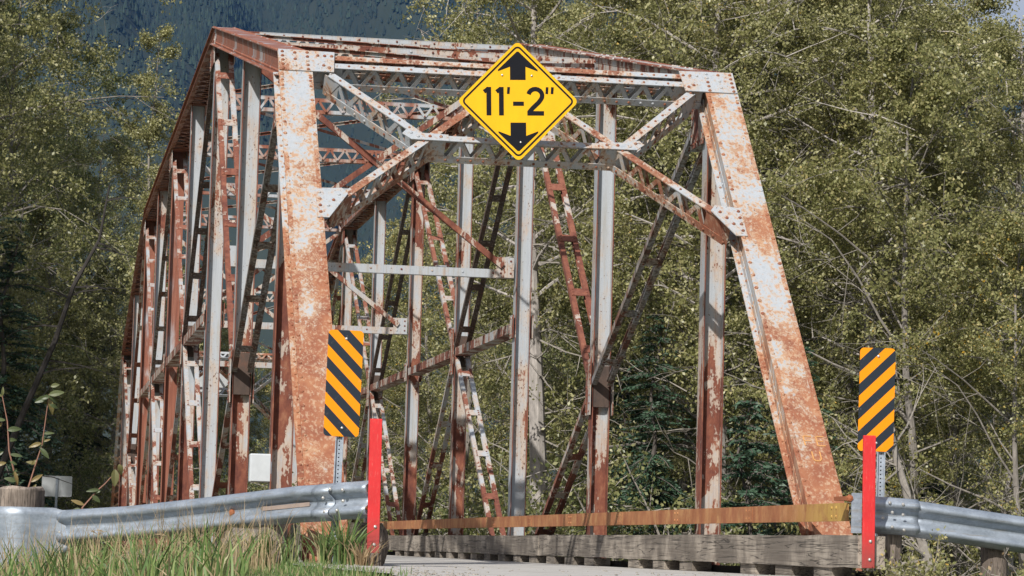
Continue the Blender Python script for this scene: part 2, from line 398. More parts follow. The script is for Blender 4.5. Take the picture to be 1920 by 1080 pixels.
def box_member(mb, a, b, width=.30, depth=.24, rs=.115, ends=(0, 0), batten=(), rr_=.016):
    """cover plate on top line a-b, two webs, outstanding bottom flanges, lacing"""
    a = Vector(a); b = Vector(b); ax = (b-a).normalized(); n = XA.cross(ax)
    if n.z < 0: n = -n
    a = a-ax*ends[0]; b = b+ax*ends[1]; L = (b-a).length
    mb.bar(a, b, XA, width-.084, .012, (0, -.006), n)
    mb.rx = .20
    for s in (-1, 1): mb.bar(a, b, XA, .042, .012, (s*(width/2-.021), -.006), n)
    mb.rx = 0
    wx = width/2-.045
    for s in (-1, 1):
        mb.bar(a, b, n, depth-.012, .01, (0, 0), XA) if 0 else mb.obox((a+b)/2+XA*s*wx-n*(.012+(depth-.012)/2), ax*(L/2), XA*.005, n*((depth-.016)/2))
        # top angle leg on the web, bottom angle
        mb.obox((a+b)/2+XA*s*(wx+.0085)-n*(.014+.03), ax*(L/2-.01), XA*.0035, n*.03)
        mb.obox((a+b)/2+XA*s*(wx+.012)-n*(depth-.03), ax*(L/2-.01), XA*.0035, n*.03)
        mb.obox((a+b)/2+XA*s*(wx+.03)-n*(depth+.004), ax*(L/2-.01), XA*.036, n*.0045)
        mb.rivets(a+ax*.06+XA*s*(width/2-.022), b-ax*.06+XA*s*(width/2-.022), n, rs, rr_)
        q = XA*s*(wx+.035)-n*(depth-.0005)
        mb.rivets(a+ax*.06+q, b-ax*.06+q, n, rs*.9, .013)
        q = XA*s*(wx+.0155)-n*(depth-.03)
        mb.rivets(a+ax*.06+q, b-ax*.06+q, XA*s, rs, .013)
    # lacing bars beneath
    k = max(2, int(L/.21)); 
    for i in range(k):
        t0, t1 = .02+(.96)*i/k, .02+.96*(i+1)/k
        s = 1 if i % 2 else -1
        mb.bar(a.lerp(b, t0)+XA*s*wx-n*(depth+.012), a.lerp(b, t1)-XA*s*wx-n*(depth+.012), XA.cross(n).cross(n)+XA*0, .045, .006, (0, 0)) if 0 else _flat(mb, a.lerp(b, t0)+XA*s*wx-n*(depth+.012+.006*(i % 2)), a.lerp(b, t1)-XA*s*wx-n*(depth+.012+.006*(i % 2)), n, .045, .005)
    for t in batten:
        c = a.lerp(b, t)-n*(depth+.022); mb.obox(c, ax*.16, XA*(width/2-.012), n*.004)
def _flat(mb, a, b, n, w, t):
    a = Vector(a); b = Vector(b); ax = (b-a); L = ax.length; ax.normalize(); sd = n.cross(ax).normalized(); nn = ax.cross(sd)
    mb.obox((a+b)/2, ax*(L/2), sd*(w/2), nn*(t/2))
def hsec(mb, a, b, d=.20, fl=.20, t=.012):
    a = Vector(a); b = Vector(b); ax = (b-a).normalized(); n = XA.cross(ax); L = (b-a).length; c = (a+b)/2
    mb.obox(c, ax*(L/2), XA*(d/2-t), n*(t/2))
    for s in (-1, 1): mb.obox(c+XA*s*(d/2-t/2), ax*(L/2+.002), XA*(t/2), n*(fl/2), edge=.9)
    # root fillets
    for s in (-1, 1):
        for q in (-1, 1): mb.obox(c+XA*s*(d/2-t-.008)+n*q*(t/2+.004), ax*(L/2), XA*.008, n*.004)
def laced_pair(mb, a, b, wd=.235, dep=.066, leg=.052, step=1.05, closed=False):
    a = Vector(a); b = Vector(b); ax = (b-a).normalized(); n = XA.cross(ax); L = (b-a).length; c = (a+b)/2
    for s in (-1, 1):
        mb.obox(c+XA*s*(wd/2-.004), ax*(L/2), XA*.004, n*(dep/2))
        for q in (-1, 1): mb.obox(c+XA*s*(wd/2-.009-leg/2)+n*q*(dep/2-.004), ax*(L/2-.003), XA*(leg/2), n*.004)
    k = max(1, round(L/step))
    for i in range(k):
        t = (i+.5)/k; cc = a.lerp(b, t)
        for q in (-1,):
            mb.obox(cc+n*q*(dep/2+.0045), ax*.07, XA*(wd/2-.014), n*.003)
            for s in (-1, 1):
                for u in (-.05, 0, .05): mb.rivet(cc+n*q*(dep/2+.0075)+XA*s*(wd/2-.036)+ax*u, n*q, .014, .01)
def gusset(s, y, z, w, h, shape=None):
    """vertical plates on both faces of the truss plane, each an object"""
    for q in (-1, 1):
        mb = MB()
        x = s+q*.124
        pts = shape or [(-w/2, -h/2), (w/2, -h/2), (w/2, h/2), (-w/2, h/2)]
        mb.poly([(x, y+a, z+b) for a, b in pts], XA*q, .009)
        n = XA*q
        for a, b in pts:
            pass
        k = max(2, int(w/.1)); 
        for i in range(k+1):
            for zz in (-h/2+.04, h/2-.04):
                mb.rivet((x+q*.009, y-w/2+.04+(w-.08)*i/k, z+zz), n, .014, .01)
        k = max(2, int(h/.1))
        for i in range(1, k):
            for yy in (-w/2+.04, w/2-.04):
                mb.rivet((x+q*.009, y+yy, z-h/2+.04+(h-.08)*i/k), n, .014, .01)
        bp(mb, 'gusset_plate', rust=.38, primer=.1)

ep_ax = (P(1, H1, 0)-P(0, ZB, 0)).normalized(); ep_n = XA.cross(ep_ax); ep_n = ep_n if ep_n.z > 0 else -ep_n
for s in (-W, 0):
    left = s < -1
    # end posts
    for far in (0, 1):
        mb = MB(); a = P(0, ZB, s) if not far else P(NP, ZB, s); b = P(1, H1, s) if not far else P(NP-1, H1, s)
        box_member(mb, a, b, .31, .24, .17, batten=(.06, .3, .94), rr_=.020)
        if not far:
            # dense rivets near the ends of the post
            for q in (-1, 1):
                mb.rivets(a.lerp(b, .93)+XA*q*.128, a.lerp(b, .985)+XA*q*.128, ep_n, .08)
        o = bp(mb, 'end_post', rust=.25 if left else .275, low=(2.2 if left else 1.2) if not far else 1.0, soft=1)
        if not far:
            o['label'] = 'left end post, rust red at its foot and pale above' if left else 'right end post, rust streaked with rows of rivets'
        if not far and not left:
            # faint hand-painted letters
            lb = MB()
            def glyph(strokes, ox, oz, sc):
                for st in strokes:
                    for (x0, y0), (x1, y1) in zip(st, st[1:]):
                        A = a+XA*(ox+x0*sc)+ep_ax*(oz+y0*sc)+ep_n*.0035; B = a+XA*(ox+x1*sc)+ep_ax*(oz+y1*sc)+ep_n*.0035
                        _flat(lb, A, B, ep_n, .011, .003)
            glyph([[(0, 0), (0, 1), (.6, 1)], [(0, .5), (.5, .5)]], -.05, 2.52, .11)
            glyph([[(.6, 0), (0, 0), (0, 1), (.6, 1)], [(0, .5), (.5, .5)]], .055, 2.52, .11)
            glyph([[(0, 1), (0, .2), (.15, 0), (.45, 0), (.6, .2), (.6, 1)]], -.01, 2.34, .11)
            lo = lb.build('painted_letters', simple('faded_orange_paint', (.52, .26, .09), .8)); lo.parent = o
    # top chords
    for i0, i1 in ((1, 3), (3, 5), (5, 7), (7, 9)):
        mb = MB(); box_member(mb, P(i0, Hh(i0), s), P(i1, Hh(i1), s), .30, .22, .10, batten=(.03, .5, .97))
        bp(mb, 'top_chord', rust=.36, low=-9, primer=(.62 if i0 < 3 else .75) if left else (.35 if i0 < 3 else .6))
    # bottom chord
    mb = MB()
    for q in (-1, 1):
        mb.box(s+q*.11-.006, s+q*.11+.006, -.2, NP*p+.2, ZB-.12, ZB+.12)
        mb.box(s+q*.07-.045, s+q*.07+.03, -.2, NP*p+.2, ZB+.121, ZB+.133)
    bp(mb, 'bottom_chord', rust=.5, primer=.3)
    # verticals
    spec = {1: (.24, 1.2), 2: (.25, 1.3), 3: (.20, -.2), 4: (.27, 1.0), 5: (.28, 1.3), 6: (.18, .5), 7: (.3, 1.4), 8: (.18, .5), 9: (.25, .8)}
    if left: spec = {1: (.30, .9), 2: (.20, 1.8), 3: (.19, -.6), 4: (.20, 1.2), 5: (.27, 3.0), 6: (.24, 1.2), 7: (.3, 3.0), 8: (.22, .8), 9: (.27, 1.0)}
    for i in range(1, NP):
        mb = MB(); top = Hh(i)-.22 if i not in (1, 9) else H1-.3
        hsec(mb, P(i, ZB+.1, s), P(i, top, s)); r, l = spec[i]
        bp(mb, 'vertical_post', rust=r, low=l, primer=.62 if (left and i in (5, 7)) else 0)
    # main diagonals (U1-L3, U3-L5, U5-L3, U5-L7, U7-L5, U9-L7)
    for n_, (i0, i1) in enumerate(((1, 3), (3, 5), (5, 3), (5, 7), (7, 5), (9, 7))):
        u = P(i0, Hh(i0)-.24, s); l = P(i1, ZB+.05, s); ax = (l-u).normalized()
        im = (i0+i1)//2; zm = M2z if im in (2, 8) else M4z; m_ = P(im, zm, s)
        mb = MB(); laced_pair(mb, u+ax*.25, m_-(m_-u).normalized()*.12)
        mb2 = MB(); laced_pair(mb2, m_+(l-m_).normalized()*.12, l, .215, .06)
        pr = .5 if n_ in (2, 4) else .0; dkk = (.62 if n_ in (1, 3) else .42) if n_ in (0, 1, 3) else 0  # brown plus shade painted into the diagonals whose undersides face the camera
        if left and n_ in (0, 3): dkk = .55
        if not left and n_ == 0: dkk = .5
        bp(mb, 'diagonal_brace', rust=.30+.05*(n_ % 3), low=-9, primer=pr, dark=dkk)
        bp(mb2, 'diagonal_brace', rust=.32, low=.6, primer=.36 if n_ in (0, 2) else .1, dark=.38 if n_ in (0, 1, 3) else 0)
    # sub struts (M2-U3, M8-U7)
    for im, iu in ((2, 3), (8, 7)):
        u = P(iu, H3-.24, s); l = P(im, M2z, s); ax = (l-u).normalized()
        mb = MB(); laced_pair(mb, u+ax*.25, l-ax*.12)
        bp(mb, 'sub_strut', rust=.30, low=4.6, primer=.42)
    # longitudinal mid-height strut
    for i in (3, 4, 5, 6):
        mb = MB(); a = P(i, M4z, s)+Vector((0, .13, 0)); b = P(i+1, M4z, s)-Vector((0, .13, 0))
        L = (b-a).length; c = (a+b)/2
        for q in (-1, 1):
            mb.obox(c+XA*q*.10, Vector((0, L/2, 0)), XA*.005, Vector((0, 0, .06)))
            mb.obox(c+XA*q*.075+Vector((0, 0, .055)), Vector((0, L/2-.003, 0)), XA*.022, Vector((0, 0, .004)))
        mb.obox(c-Vector((0, 0, .057)), Vector((0, L/2-.003, 0)), XA*.094, Vector((0, 0, .004)))
        bp(mb, 'mid_strut', rust=.40, primer=.2, dark=.2, hy=1)
    # gussets
    for i in (2, 8): gusset(s, i*p, M2z, .27, .62)
    for i in (4, 6): gusset(s, i*p, M4z, .27, .66)
    for i in (3, 5, 7):
        gusset(s, i*p, M4z, .26, .3)
        gusset(s, i*p, H3-.36, .8, .34)
    for i in (1, 9): gusset(s, i*p+(.22 if i == 1 else -.22), H1-.46, .5, .42)
    for i in range(0, NP+1): gusset(s, i*p, ZB+.2, .8, .5)
    # collar plates at the sub joints
    for i, z in ((2, M2z), (8, M2z), (4, M4z), (6, M4z)):
        for y_ in (-.095, .095):
            mb = MB(); mb.box(s-.096, s+.096, i*p+y_-.005, i*p+y_+.005, z-.22, z+.24)
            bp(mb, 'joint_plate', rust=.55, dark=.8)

# floor system and deck
mb = MB()
for i in range(NP+1): mb.box(-W+.12, -.12, i*p-.09, i*p+.09, ZB-.1, ZB+.32)
bp(mb, 'floor_beam', rust=.5, primer=.2)
mb = MB()
for x in (-3.4, -2.7, -2, -1.3, -.6): mb.box(x-.08, x+.08, .1, NP*p, ZB+.324, ZB+.62)
bp(mb, 'deck_stringer', rust=.5, primer=.2)
mb = MB(); mb.box(-3.86, -.13, 1.62, NP*p-.1, -.10, .0)
bp(mb, 'deck', mat=ROADM)
for xi, xo, y0, nm in ((-.405, -.20, -1.05, 'r'), (-3.66, -3.835, .35, 'l')):
    y = y0; k = 0
    while y < NP*p-1:
        L = BR.choice((4.6, 4.9, 4.3)); y1 = min(y+L, NP*p-.2)
        mb = MB(); x0, x1 = min(xi, xo), max(xi, xo); j = BR.uniform(-.006, .006)
        # slightly irregular timber: subdivided box
        n = 12; vs = []; fs = []
        for t in range(n+1):
            yy = y+.008+(y1-y-.016)*t/n; e = lambda: BR.uniform(-.005, .005)
            for (xx, zz) in ((x0, .088), (x1, .088), (x1, .321), (x0, .321)): vs.append((xx+e()+j, yy, zz+e()+j*.6))
        for t in range(n):
            for q in range(4): fs.append((t*4+q, t*4+(q+1) % 4, t*4+4+(q+1) % 4, t*4+4+q))
        fs += [(3, 2, 1, 0), tuple(n*4+q for q in range(4))]
        mb.add(vs, fs)
        ct = bp(mb, 'curb_timber', mat=TIMBER)
        if k < 6:
            yy = (math.floor(y/1.15)+1)*1.15-.3
            while yy < y1-.2:
                if yy > y+.1:
                    sb = MB(); sb.box(x0+.012, x1-.012, yy, yy+.5, -.02 if yy < 1.7 else .002, .084)
                    ob = sb.build('scupper_block', TIMBER); ob.parent = ct
                yy += 1.15
        y = y1; k += 1
mb = MB(); mb.box(-.193, -.172, -.98, NP*p, -.40, .06)  # added near-black strip standing in for the shade behind the curb gaps
bp(mb, 'gap_shade_strip', mat=simple('gap_shade_black', (.022, .018, .015), .95))
# guide rails along the inside of both trusses
for x, y0 in ((-.2985, -.37), (-3.7, .9)):
    mb = MB(); sg = 1 if x > -2 else -1
    mb.box(x, x+sg*.008, y0, NP*p, .425, .56)
    mb.box(x+sg*.0085, x+sg*.05, y0, NP*p, .551, .559); mb.box(x+sg*.0085, x+sg*.05, y0, NP*p, .426, .434)
    for i in range(0, NP):
        for yy_ in (-.06, .06, 2.6, 2.7):
            for z_ in (.46, .525):
                if i*p+yy_ > y0+.05: mb.rivet((x, i*p+yy_, z_), (-sg, 0, 0), .013, .010)
        if i*p+2.65 > y0: mb.box(min(x-sg*.004, x-sg*.0005), max(x-sg*.004, x-sg*.0005), i*p+2.5, i*p+2.8, .432, .553)
    for i in range(1, NP): mb.box(x+sg*.052, x+sg*.17, i*p-.04, i*p+.04, .44, .54)
    bp(mb, 'guide_rail', mat=RAILM)

# cross struts at U2..U8
def strut(mb, y, z, h=.20, two=True):
    x0, x1 = -W+.16, -.16
    for zz, w_ in ((z, .10), (z-h, .09)):
        mb.box(x0, x1, y-w_/2-.02, y+w_/2+.02, zz-.004, zz+.004)
        mb.box(x0, x1, y-w_/2-.018, y-w_/2-.012, zz-.05 if zz == z else zz+.005, zz-.005 if zz == z else zz+.05)
    k = 30
    for i in range(k):
        a = x0+(x1-x0)*i/k; b = x0+(x1-x0)*(i+1)/k; u = i % 2
        _flat(mb, (a, y-.075-.008*u, z-.02 if u else z-h+.02), (b, y-.075-.008*u, z-h+.02 if u else z-.02), Vector((0, 1, 0)), .035, .005)
    for i in range(0, k+1, 2):
        mb.rivet((x0+(x1-x0)*i/k, y-.09, z-h+.03), (0, -1, 0), .015, .01); mb.rivet((min(x1, x0+(x1-x0)*(i+1)/k), y-.09, z-.03), (0, -1, 0), .015, .01)
for i in range(2, 9):
    mb = MB(); z = Hh(i)-.05; strut(mb, i*p, z, .22); strut(mb, i*p+.02, z-.0, .22) if 0 else None
    if i in (2, 3):
        strut(mb, i*p+.22, z, .22)
    bp(mb, 'cross_strut', rust=.22+.06*(i % 3), primer=.1 if i in (2, 3, 8) else .5)
# sway frames at U3, U5, U7
for i in (3, 5, 7):
    mb = MB(); y = i*p; zl = 3.66+.0
    mb.box(-W+.13, -.13, y-.05, y-.042, zl, zl+.11); mb.box(-W+.13, -.13, y-.041, y+.06, zl, zl+.007)
    for x in np.linspace(-W+.4, -.4, 9): mb.rivet((x, y-.05, zl+.06), (0, -1, 0), .016, .01)
    for s, q in ((-W, 1), (0, -1)):
        mb.box(min(s+q*.13, s+q*.36), max(s+q*.13, s+q*.36), y-.062, y-.054, zl+.005, zl+.27)
        for a in (.17, .3):
            for b in (.06, .14, .22): mb.rivet((s+q*a, y-.062, zl+b), (0, -1, 0), .016, .01)
    bp(mb, 'sway_strut', rust=.22 if i == 3 else .3, primer=0)
    for s, q in ((-W, 1), (0, -1)):
        mb = MB()
        a = Vector((s+q*.2, y-.03-.03*q, H3-.3)); b = Vector((-W-s-q*.28, y-.075-.014*q, zl+.15))
        mb.bar(a, b, (0, 1, 0), .008, .075); 
        mb.bar(a, b, (0, 1, 0), .05, .008, (.03, .034))
        bp(mb, 'sway_brace', rust=.42, primer=0)
# top lateral rods
for i in range(1, NP-1):
    for q in (0, 1):
        mb = MB(); xa, xb = (-W+.15, -.15) if q else (-.15, -W+.15)
        mb.bar((xa, i*p, Hh(i)-.08-.03*q), (xb, (i+1)*p, Hh(i+1)-.08-.03*q), (0, 0, 1), .045, .008)
        mb.bar((xa, i*p, Hh(i)-.08-.03*q), (xb, (i+1)*p, Hh(i+1)-.08-.03*q), (0, 0, 1), .008, .04, (.02, .02))
        bp(mb, 'lateral_rod', rust=.4, primer=.4)

# portals (near and far)
def portal(far):
    yy = (lambda y: NP*p-y) if far else (lambda y: y)
    U0 = P(1, H1, 0)
    nv = ep_n.copy()
    def T(u, v, n=0):
        q = U0-ep_ax*v+nv*n; return Vector((u, yy(q.y), q.z))
    def pn(v): return Vector((v.x, -v.y if far else v.y, v.z))
    NN = pn(nv)
    root = bridge
    def laced(name, a, b, dep=.24, w=.075, step=.115, f=-.012, rust=.26, primer=0, rv=True):
        mb = MB(); (u0, v0), (u1, v1) = a, b
        A = T(u0, v0, f); B = T(u1, v1, f); ax = (B-A).normalized(); sd = ax.cross(NN).normalized()
        L = (B-A).length; c = (A+B)/2
        up = sd if sd.z > 0 else -sd
        # front angle: face leg in portal plane and outstanding leg going back
        mb.obox(c, ax*(L/2), sd*(w/2), NN*.005)
        mb.obox(c+up*(w/2-.005)-NN*.036, ax*(L/2-.002), sd*.0045, NN*.03)
        cb = c-NN*dep
        mb.obox(cb-up*.0, ax*(L/2), sd*(w/2), NN*.005)
        mb.obox(cb+up*(-w/2+.005)+NN*.036, ax*(L/2-.002), sd*.0045, NN*.03)
        k = max(2, int(L/step))
        for i in range(k):
            p0 = A.lerp(B, i/k); p1 = A.lerp(B, (i+1)/k); z = i % 2
            d0, d1 = (.012, dep-.012) if z else (dep-.012, .012)
            for e in (-1, 1):
                _flat(mb, p0-NN*d0+up*e*(w/2-.006-.006*z), p1-NN*d1+up*e*(w/2-.006-.006*z), up, .04, .005)
            if rv:
                mb.rivet(p0-NN*(dep-.03)-up*(w/2+.0), -up, .014, .012)
                mb.rivet(p0+NN*.005, NN, .014, .01)
        # end plates
        for t in (.04, .96):
            cc = A.lerp(B, t)-NN*dep/2-up*(w/2-.012); mb.obox(cc, ax*min(.14, L*.08), NN*(dep/2-.01), up*.004)
        bp(mb, name, rust=rust, primer=primer, soft=.5)
    laced('portal_strut', (-W+.15, .185), (-.15, .185), rust=.20)
    laced('portal_strut', (-2.90, 1.215), (-1.05, 1.215), rust=.22, f=-.006)
    laced('portal_strut', (-W+.15, .05), (-.15, .05), rust=.36, w=.07, dep=.2, f=-.02)
    laced('portal_diagonal', (-3.68, .32), (-2.92, 1.16), rust=.24, f=-.014)
    laced('portal_diagonal', (-.30, .32), (-1.02, 1.16), rust=.24, f=-.014)
    laced('portal_knee_brace', (-3.76, 2.22), (-2.02, .30), rust=.37, f=-.018)
    laced('portal_knee_brace', (-.22, 2.22), (-1.92, .30), rust=.37, f=-.018)
    def plate(pts, n=.014, t=.009, rv=()):
        mb = MB()
        mb.poly([T(u, v, n) for u, v in pts], NN, t)
        for u, v in rv: mb.rivet(T(u, v, n+t), NN, .018, .014)
        bp(mb, 'portal_gusset', rust=.23, soft=.6)
    for sg, x0 in ((1, -W), (-1, 0)):
        X = lambda a: x0+sg*a
        rv = [(X(-.115), .03+.065*k) for k in range(5)]+[(X(.115), .03+.065*k) for k in range(5)]+[(X(0), .04+.1*k) for k in range(3)]+[(X(.21+.065*k), .07) for k in range(3)]+[(X(.26), .22), (X(.31), .25)]
        plate([(X(-.15), -.012), (X(.37), .0), (X(.35), .31), (X(-.15), .31)], .003, .010, rv)
        rk = [(X(.13), 2.1+.09*k) for k in range(4)]+[(X(.2), 2.28), (X(.25), 2.2), (X(.3), 2.12)]
        plate([(X(.1), 2.05), (X(.33), 2.02), (X(.38), 2.10), (X(.2), 2.44), (X(.1), 2.44)], .003, .009, rk)
    for x, q in ((-2.88, -1), (-1.06, 1)):
        plate([(x+q*.16, 1.12), (x+q*.05, 1.16), (x-q*.22, 1.17), (x-q*.22, 1.262), (x+q*.12, 1.26), (x+q*.2, 1.18)], .0, .008, [(x-q*.05, 1.21), (x-q*.15, 1.21), (x+q*.06, 1.22), (x+q*.12, 1.17)])
portal(0); portal(1)

# ------------------------------------------------------------------ clearance sign
def stroke(mb, pts, w, y, t=.0015, closed=False):
    """thick polyline in XZ plane with mitred joints"""
    P2 = [Vector((a, b)) for a, b in pts]; n = len(P2); Lf = []; Rg = []
    for i in range(n):
        if closed: d0 = (P2[i]-P2[i-1]).normalized(); d1 = (P2[(i+1) % n]-P2[i]).normalized()
        else:
            d0 = (P2[i]-P2[i-1]).normalized() if i else (P2[1]-P2[0]).normalized()
            d1 = (P2[i+1]-P2[i]).normalized() if i < n-1 else d0
        d = (d0+d1).normalized(); nn = Vector((-d.y, d.x)); k = 1/max(.4, nn.dot(Vector((-d0.y, d0.x))))
        Lf.append(P2[i]+nn*(w/2*k)); Rg.append(P2[i]-nn*(w/2*k))
    m = n if closed else n-1
    for i in range(m):
        j = (i+1) % n
        mb.add([(Rg[i].x, y, Rg[i].y), (Rg[j].x, y, Rg[j].y), (Lf[j].x, y, Lf[j].y), (Lf[i].x, y, Lf[i].y)], [(0, 1, 2, 3)])
def flatpoly(mb, pts, y): mb.add([(a, y, b) for a, b in pts], [tuple(range(len(pts)))])
def rounded(pts, r, k=5):
    out = []; n = len(pts)
    for i in range(n):
        a, b, c = Vector(pts[i-1]), Vector(pts[i]), Vector(pts[(i+1) % n])
        d0 = (a-b).normalized(); d1 = (c-b).normalized(); h = d0.angle(d1)/2; t = r/math.tan(h)
        p0 = b+d0*t; p1 = b+d1*t; cen = b+(d0+d1).normalized()*(r/math.sin(h))
        a0 = math.atan2(p0.y-cen.y, p0.x-cen.x); a1 = math.atan2(p1.y-cen.y, p1.x-cen.x)
        while a1-a0 > math.pi: a1 -= 2*math.pi
        while a1-a0 < -math.pi: a1 += 2*math.pi
        for q in range(k+1):
            a_ = a0+(a1-a0)*q/k; out.append((cen.x+r*math.cos(a_), cen.y+r*math.sin(a_)))
    return out
def clearance_sign(loc, rot, label, face=True):
    S = empty('clearance_sign', loc); tag(S, label, 'road sign')
    D = .545
    mb = MB(); pts = rounded([(0, -D), (D, 0), (0, D), (-D, 0)], .045)
    mb.poly([(a, 0, b) for a, b in pts], (0, 1, 0), .004)
    pl = mb.build('sign_panel', YEL if face else SIGNBACK, S)
    if face:
        g = MB(); stroke(g, rounded([(0, -D+.045), (D-.045, 0), (0, D-.045), (-D+.045, 0)], .035), .016, -.0015, closed=True)
        g.build('sign_border', BLK, S)
        for q in (1, -1):
            g = MB(); Z = lambda z: q*z
            arrow = [(-.078, .175), (.078, .175), (.078, .265), (.185, .262), (.17, .30), (0, .445), (-.17, .30), (-.185, .262), (-.078, .265)]
            pts = [(a, Z(b)) for a, b in (arrow if q > 0 else arrow[::-1])]
            # split into convex pieces: stem and head
            sym = [[(-.07, .192), (.07, .192), (.07, .33), (-.07, .33)], [(-.07, .315), (.07, .315), (.01, .448), (-.01, .448)],
                   [(-.178, .270), (-.068, .312), (-.008, .448), (-.178, .284)], [(.068, .312), (.178, .270), (.178, .284), (.008, .448)]]
            for yy_, pg in enumerate(sym): flatpoly(g, [(a, Z(b)) for a, b in (pg if q > 0 else pg[::-1])], -.0015-.0001*yy_)
            g.build('arrow_symbol', BLK, S)
        g = MB(); y = -.0018; w_ = .043; h = .128
        stroke(g, [(-.262, h), (-.262, -h)], w_, y); stroke(g, [(-.305, h*.66), (-.262, h-.012)], .036, y-.0004)
        stroke(g, [(-.15, h), (-.15, -h)], w_, y); stroke(g, [(-.193, h*.66), (-.15, h-.012)], .036, y-.0004)
        stroke(g, [(-.083, h), (-.088, h-.062)], .024, y)
        stroke(g, [(-.045, -.022), (.052, -.022)], .038, y)
        two = []
        cx, cz, r = .155, .052, .062
        for k in range(0, 11):
            a = math.radians(168-k*20.5); two.append((cx+r*1.0*math.cos(a), cz+r*.95*math.sin(a)))
        two += [(.185, -.01), (.13, -.062), (.098, -.1)]
        stroke(g, two, w_*.93, y); stroke(g, [(.082, -.108), (.232, -.108)], .04, y-.0004)
        stroke(g, [(.262, h), (.258, h-.062)], .024, y); stroke(g, [(.31, h), (.305, h-.062)], .024, y)
        g.build('clearance_numerals', BLK, S)
        g = MB()
        for a, b in ((-.14, .235), (.125, .23), (.02, -.37)): g.rivet((a, -.002, b), (0, -1, 0), .011, .008)
        g.build('mounting_bolt', BOLT, S)
    g = MB(); sgn = 1
    for x in (-.15, .15): g.box(x-.02, x+.02, .006, .40, .17, .21)
    g.box(-.3, .3, .006, .03, .21, .25); g.box(-.06, .06, .006, .11, -.50, -.44)
    g.build('mounting_bracket', GALV, S)
    S.rotation_euler = rot
    return S
clearance_sign((-2.088, 4.23, 4.135), (0, R(-2.1), R(-4)), "yellow diamond clearance sign reading 11'-2\" with black arrows on the near portal")
clearance_sign((-2.0, 49.75, 4.02), (0, R(1), R(180)), "grey back of a diamond sign hung on the far portal", face=False)

# ------------------------------------------------------------------ object markers, red boards
def marker(loc, rot, sign, label, wd, ht, lean, post_x):
    S = empty('object_marker', loc); tag(S, label, 'road sign', 'striped hazard markers at the bridge mouth')
    mb = MB(); mb.poly([(a, 0, b) for a, b in rounded([(-wd/2, -ht/2), (wd/2, -ht/2), (wd/2, ht/2), (-wd/2, ht/2)], .03)], (0, 1, 0), .003)
    mb.build('striped_panel', stripes_material(sign), S)
    g = MB()
    for b in (-ht*.42, ht*.42): g.rivet((0.005, -.001, b), (0, -1, 0), .012, .008)
    g.build('mounting_bolt', BOLT, S)
    g = MB()
    g.box(post_x-.03, post_x-.022, .006, .03, -1.65, ht/2-.05); g.box(post_x+.022, post_x+.03, .006, .03, -1.65, ht/2-.05)
    g.box(post_x-.0215, post_x+.0215, .027, .031, -1.65, ht/2-.05)
    k = MB()
    for i in range(60):
        z = -1.3+i*.03
        if z < ht/2-.1: k.rivet((post_x, .0268, z), (0, -1, 0), .006, .0005)
    po = g.build('marker_post', GALV, S); k.build('post_hole', BLK, po)
    S.rotation_euler = rot
    return S
marker((-3.988, .30, 1.345), (0, R(1.1), R(-9)), 1, 'striped marker with bands sloping down right, beside the left end post', .262, .79, 0, -.01)
marker((-.106, -.42, 1.325), (0, R(.6), R(-12)), -1, 'striped marker with bands sloping down left, behind the right red board', .262, .765, 0, .045)
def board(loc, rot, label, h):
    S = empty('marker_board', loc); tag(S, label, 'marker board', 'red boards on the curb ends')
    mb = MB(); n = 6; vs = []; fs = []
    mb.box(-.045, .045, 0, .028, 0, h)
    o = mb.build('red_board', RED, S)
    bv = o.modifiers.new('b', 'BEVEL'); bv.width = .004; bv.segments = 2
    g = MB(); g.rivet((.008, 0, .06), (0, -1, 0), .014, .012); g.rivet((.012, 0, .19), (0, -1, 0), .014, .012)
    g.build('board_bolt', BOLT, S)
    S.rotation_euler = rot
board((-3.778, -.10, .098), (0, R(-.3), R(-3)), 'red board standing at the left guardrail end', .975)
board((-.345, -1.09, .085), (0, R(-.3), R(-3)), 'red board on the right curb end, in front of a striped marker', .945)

# left broken curb stub timber beside the red board
mb = MB(); rr = random.Random(5); vs = []; fs = []; n = 8; k = 9
for t in range(n+1):
    for j in range(k):
        a = 2*math.pi*j/k; rx, rz = .075, .17
        vs.append((-3.705+rx*math.cos(a)*rr.uniform(.85, 1.12), .15+t*.08, .14+rz*math.sin(a)*rr.uniform(.85, 1.1)))
for t in range(n):
    for j in range(k): fs.append((t*k+j, t*k+(j+1) % k, (t+1)*k+(j+1) % k, (t+1)*k+j))
fs.append(tuple(range(k))[::-1]); mb.add(vs, fs)
o = mb.build('timber_stub', POSTWOOD); tag(o, 'dark rotten timber stub behind the left red board', 'timber')

# ------------------------------------------------------------------ guardrails
WPROF = [(1.0, .0), (.97, .016), (.93, .035), (.86, .066), (.80, .072), (.73, .066), (.64, .028), (.57, .008), (.5, .002), (.43, .008), (.36, .028), (.27, .066), (.2, .072), (.14, .066), (.07, .035), (.03, .016), (0, 0)]
def wbeam(path, H=.268, up=1, flat=None, name='rail_beam', parent=None, off=0):
    """path: list of (x,y,ztop); face towards -Y"""
    vs = []; fs = []; k = len(WPROF); n = len(path)
    for i, (x, y, z) in enumerate(path):
        a = Vector(path[max(i-1, 0)][:2]); b = Vector(path[min(i+1, n-1)][:2]); d = (b-a).normalized(); nn = Vector((d.y, -d.x))
        if nn.y > 0: nn = -nn
        f = flat[i] if flat else 1
        for h, q in WPROF:
            vs.append((x+nn.x*(q*f+off), y+nn.y*(q*f+off), z-H*(1-h)))
    for i in range(n-1):
        for j in range(k-1): fs.append((i*k+j, i*k+j+1, (i+1)*k+j+1, (i+1)*k+j))
    mb = MB(); mb.add(vs, fs); o = mb.build(name, GALV, parent, smooth=True)
    s = o.modifiers.new('s', 'SOLIDIFY'); s.thickness = .004; s.offset = -1
    return o
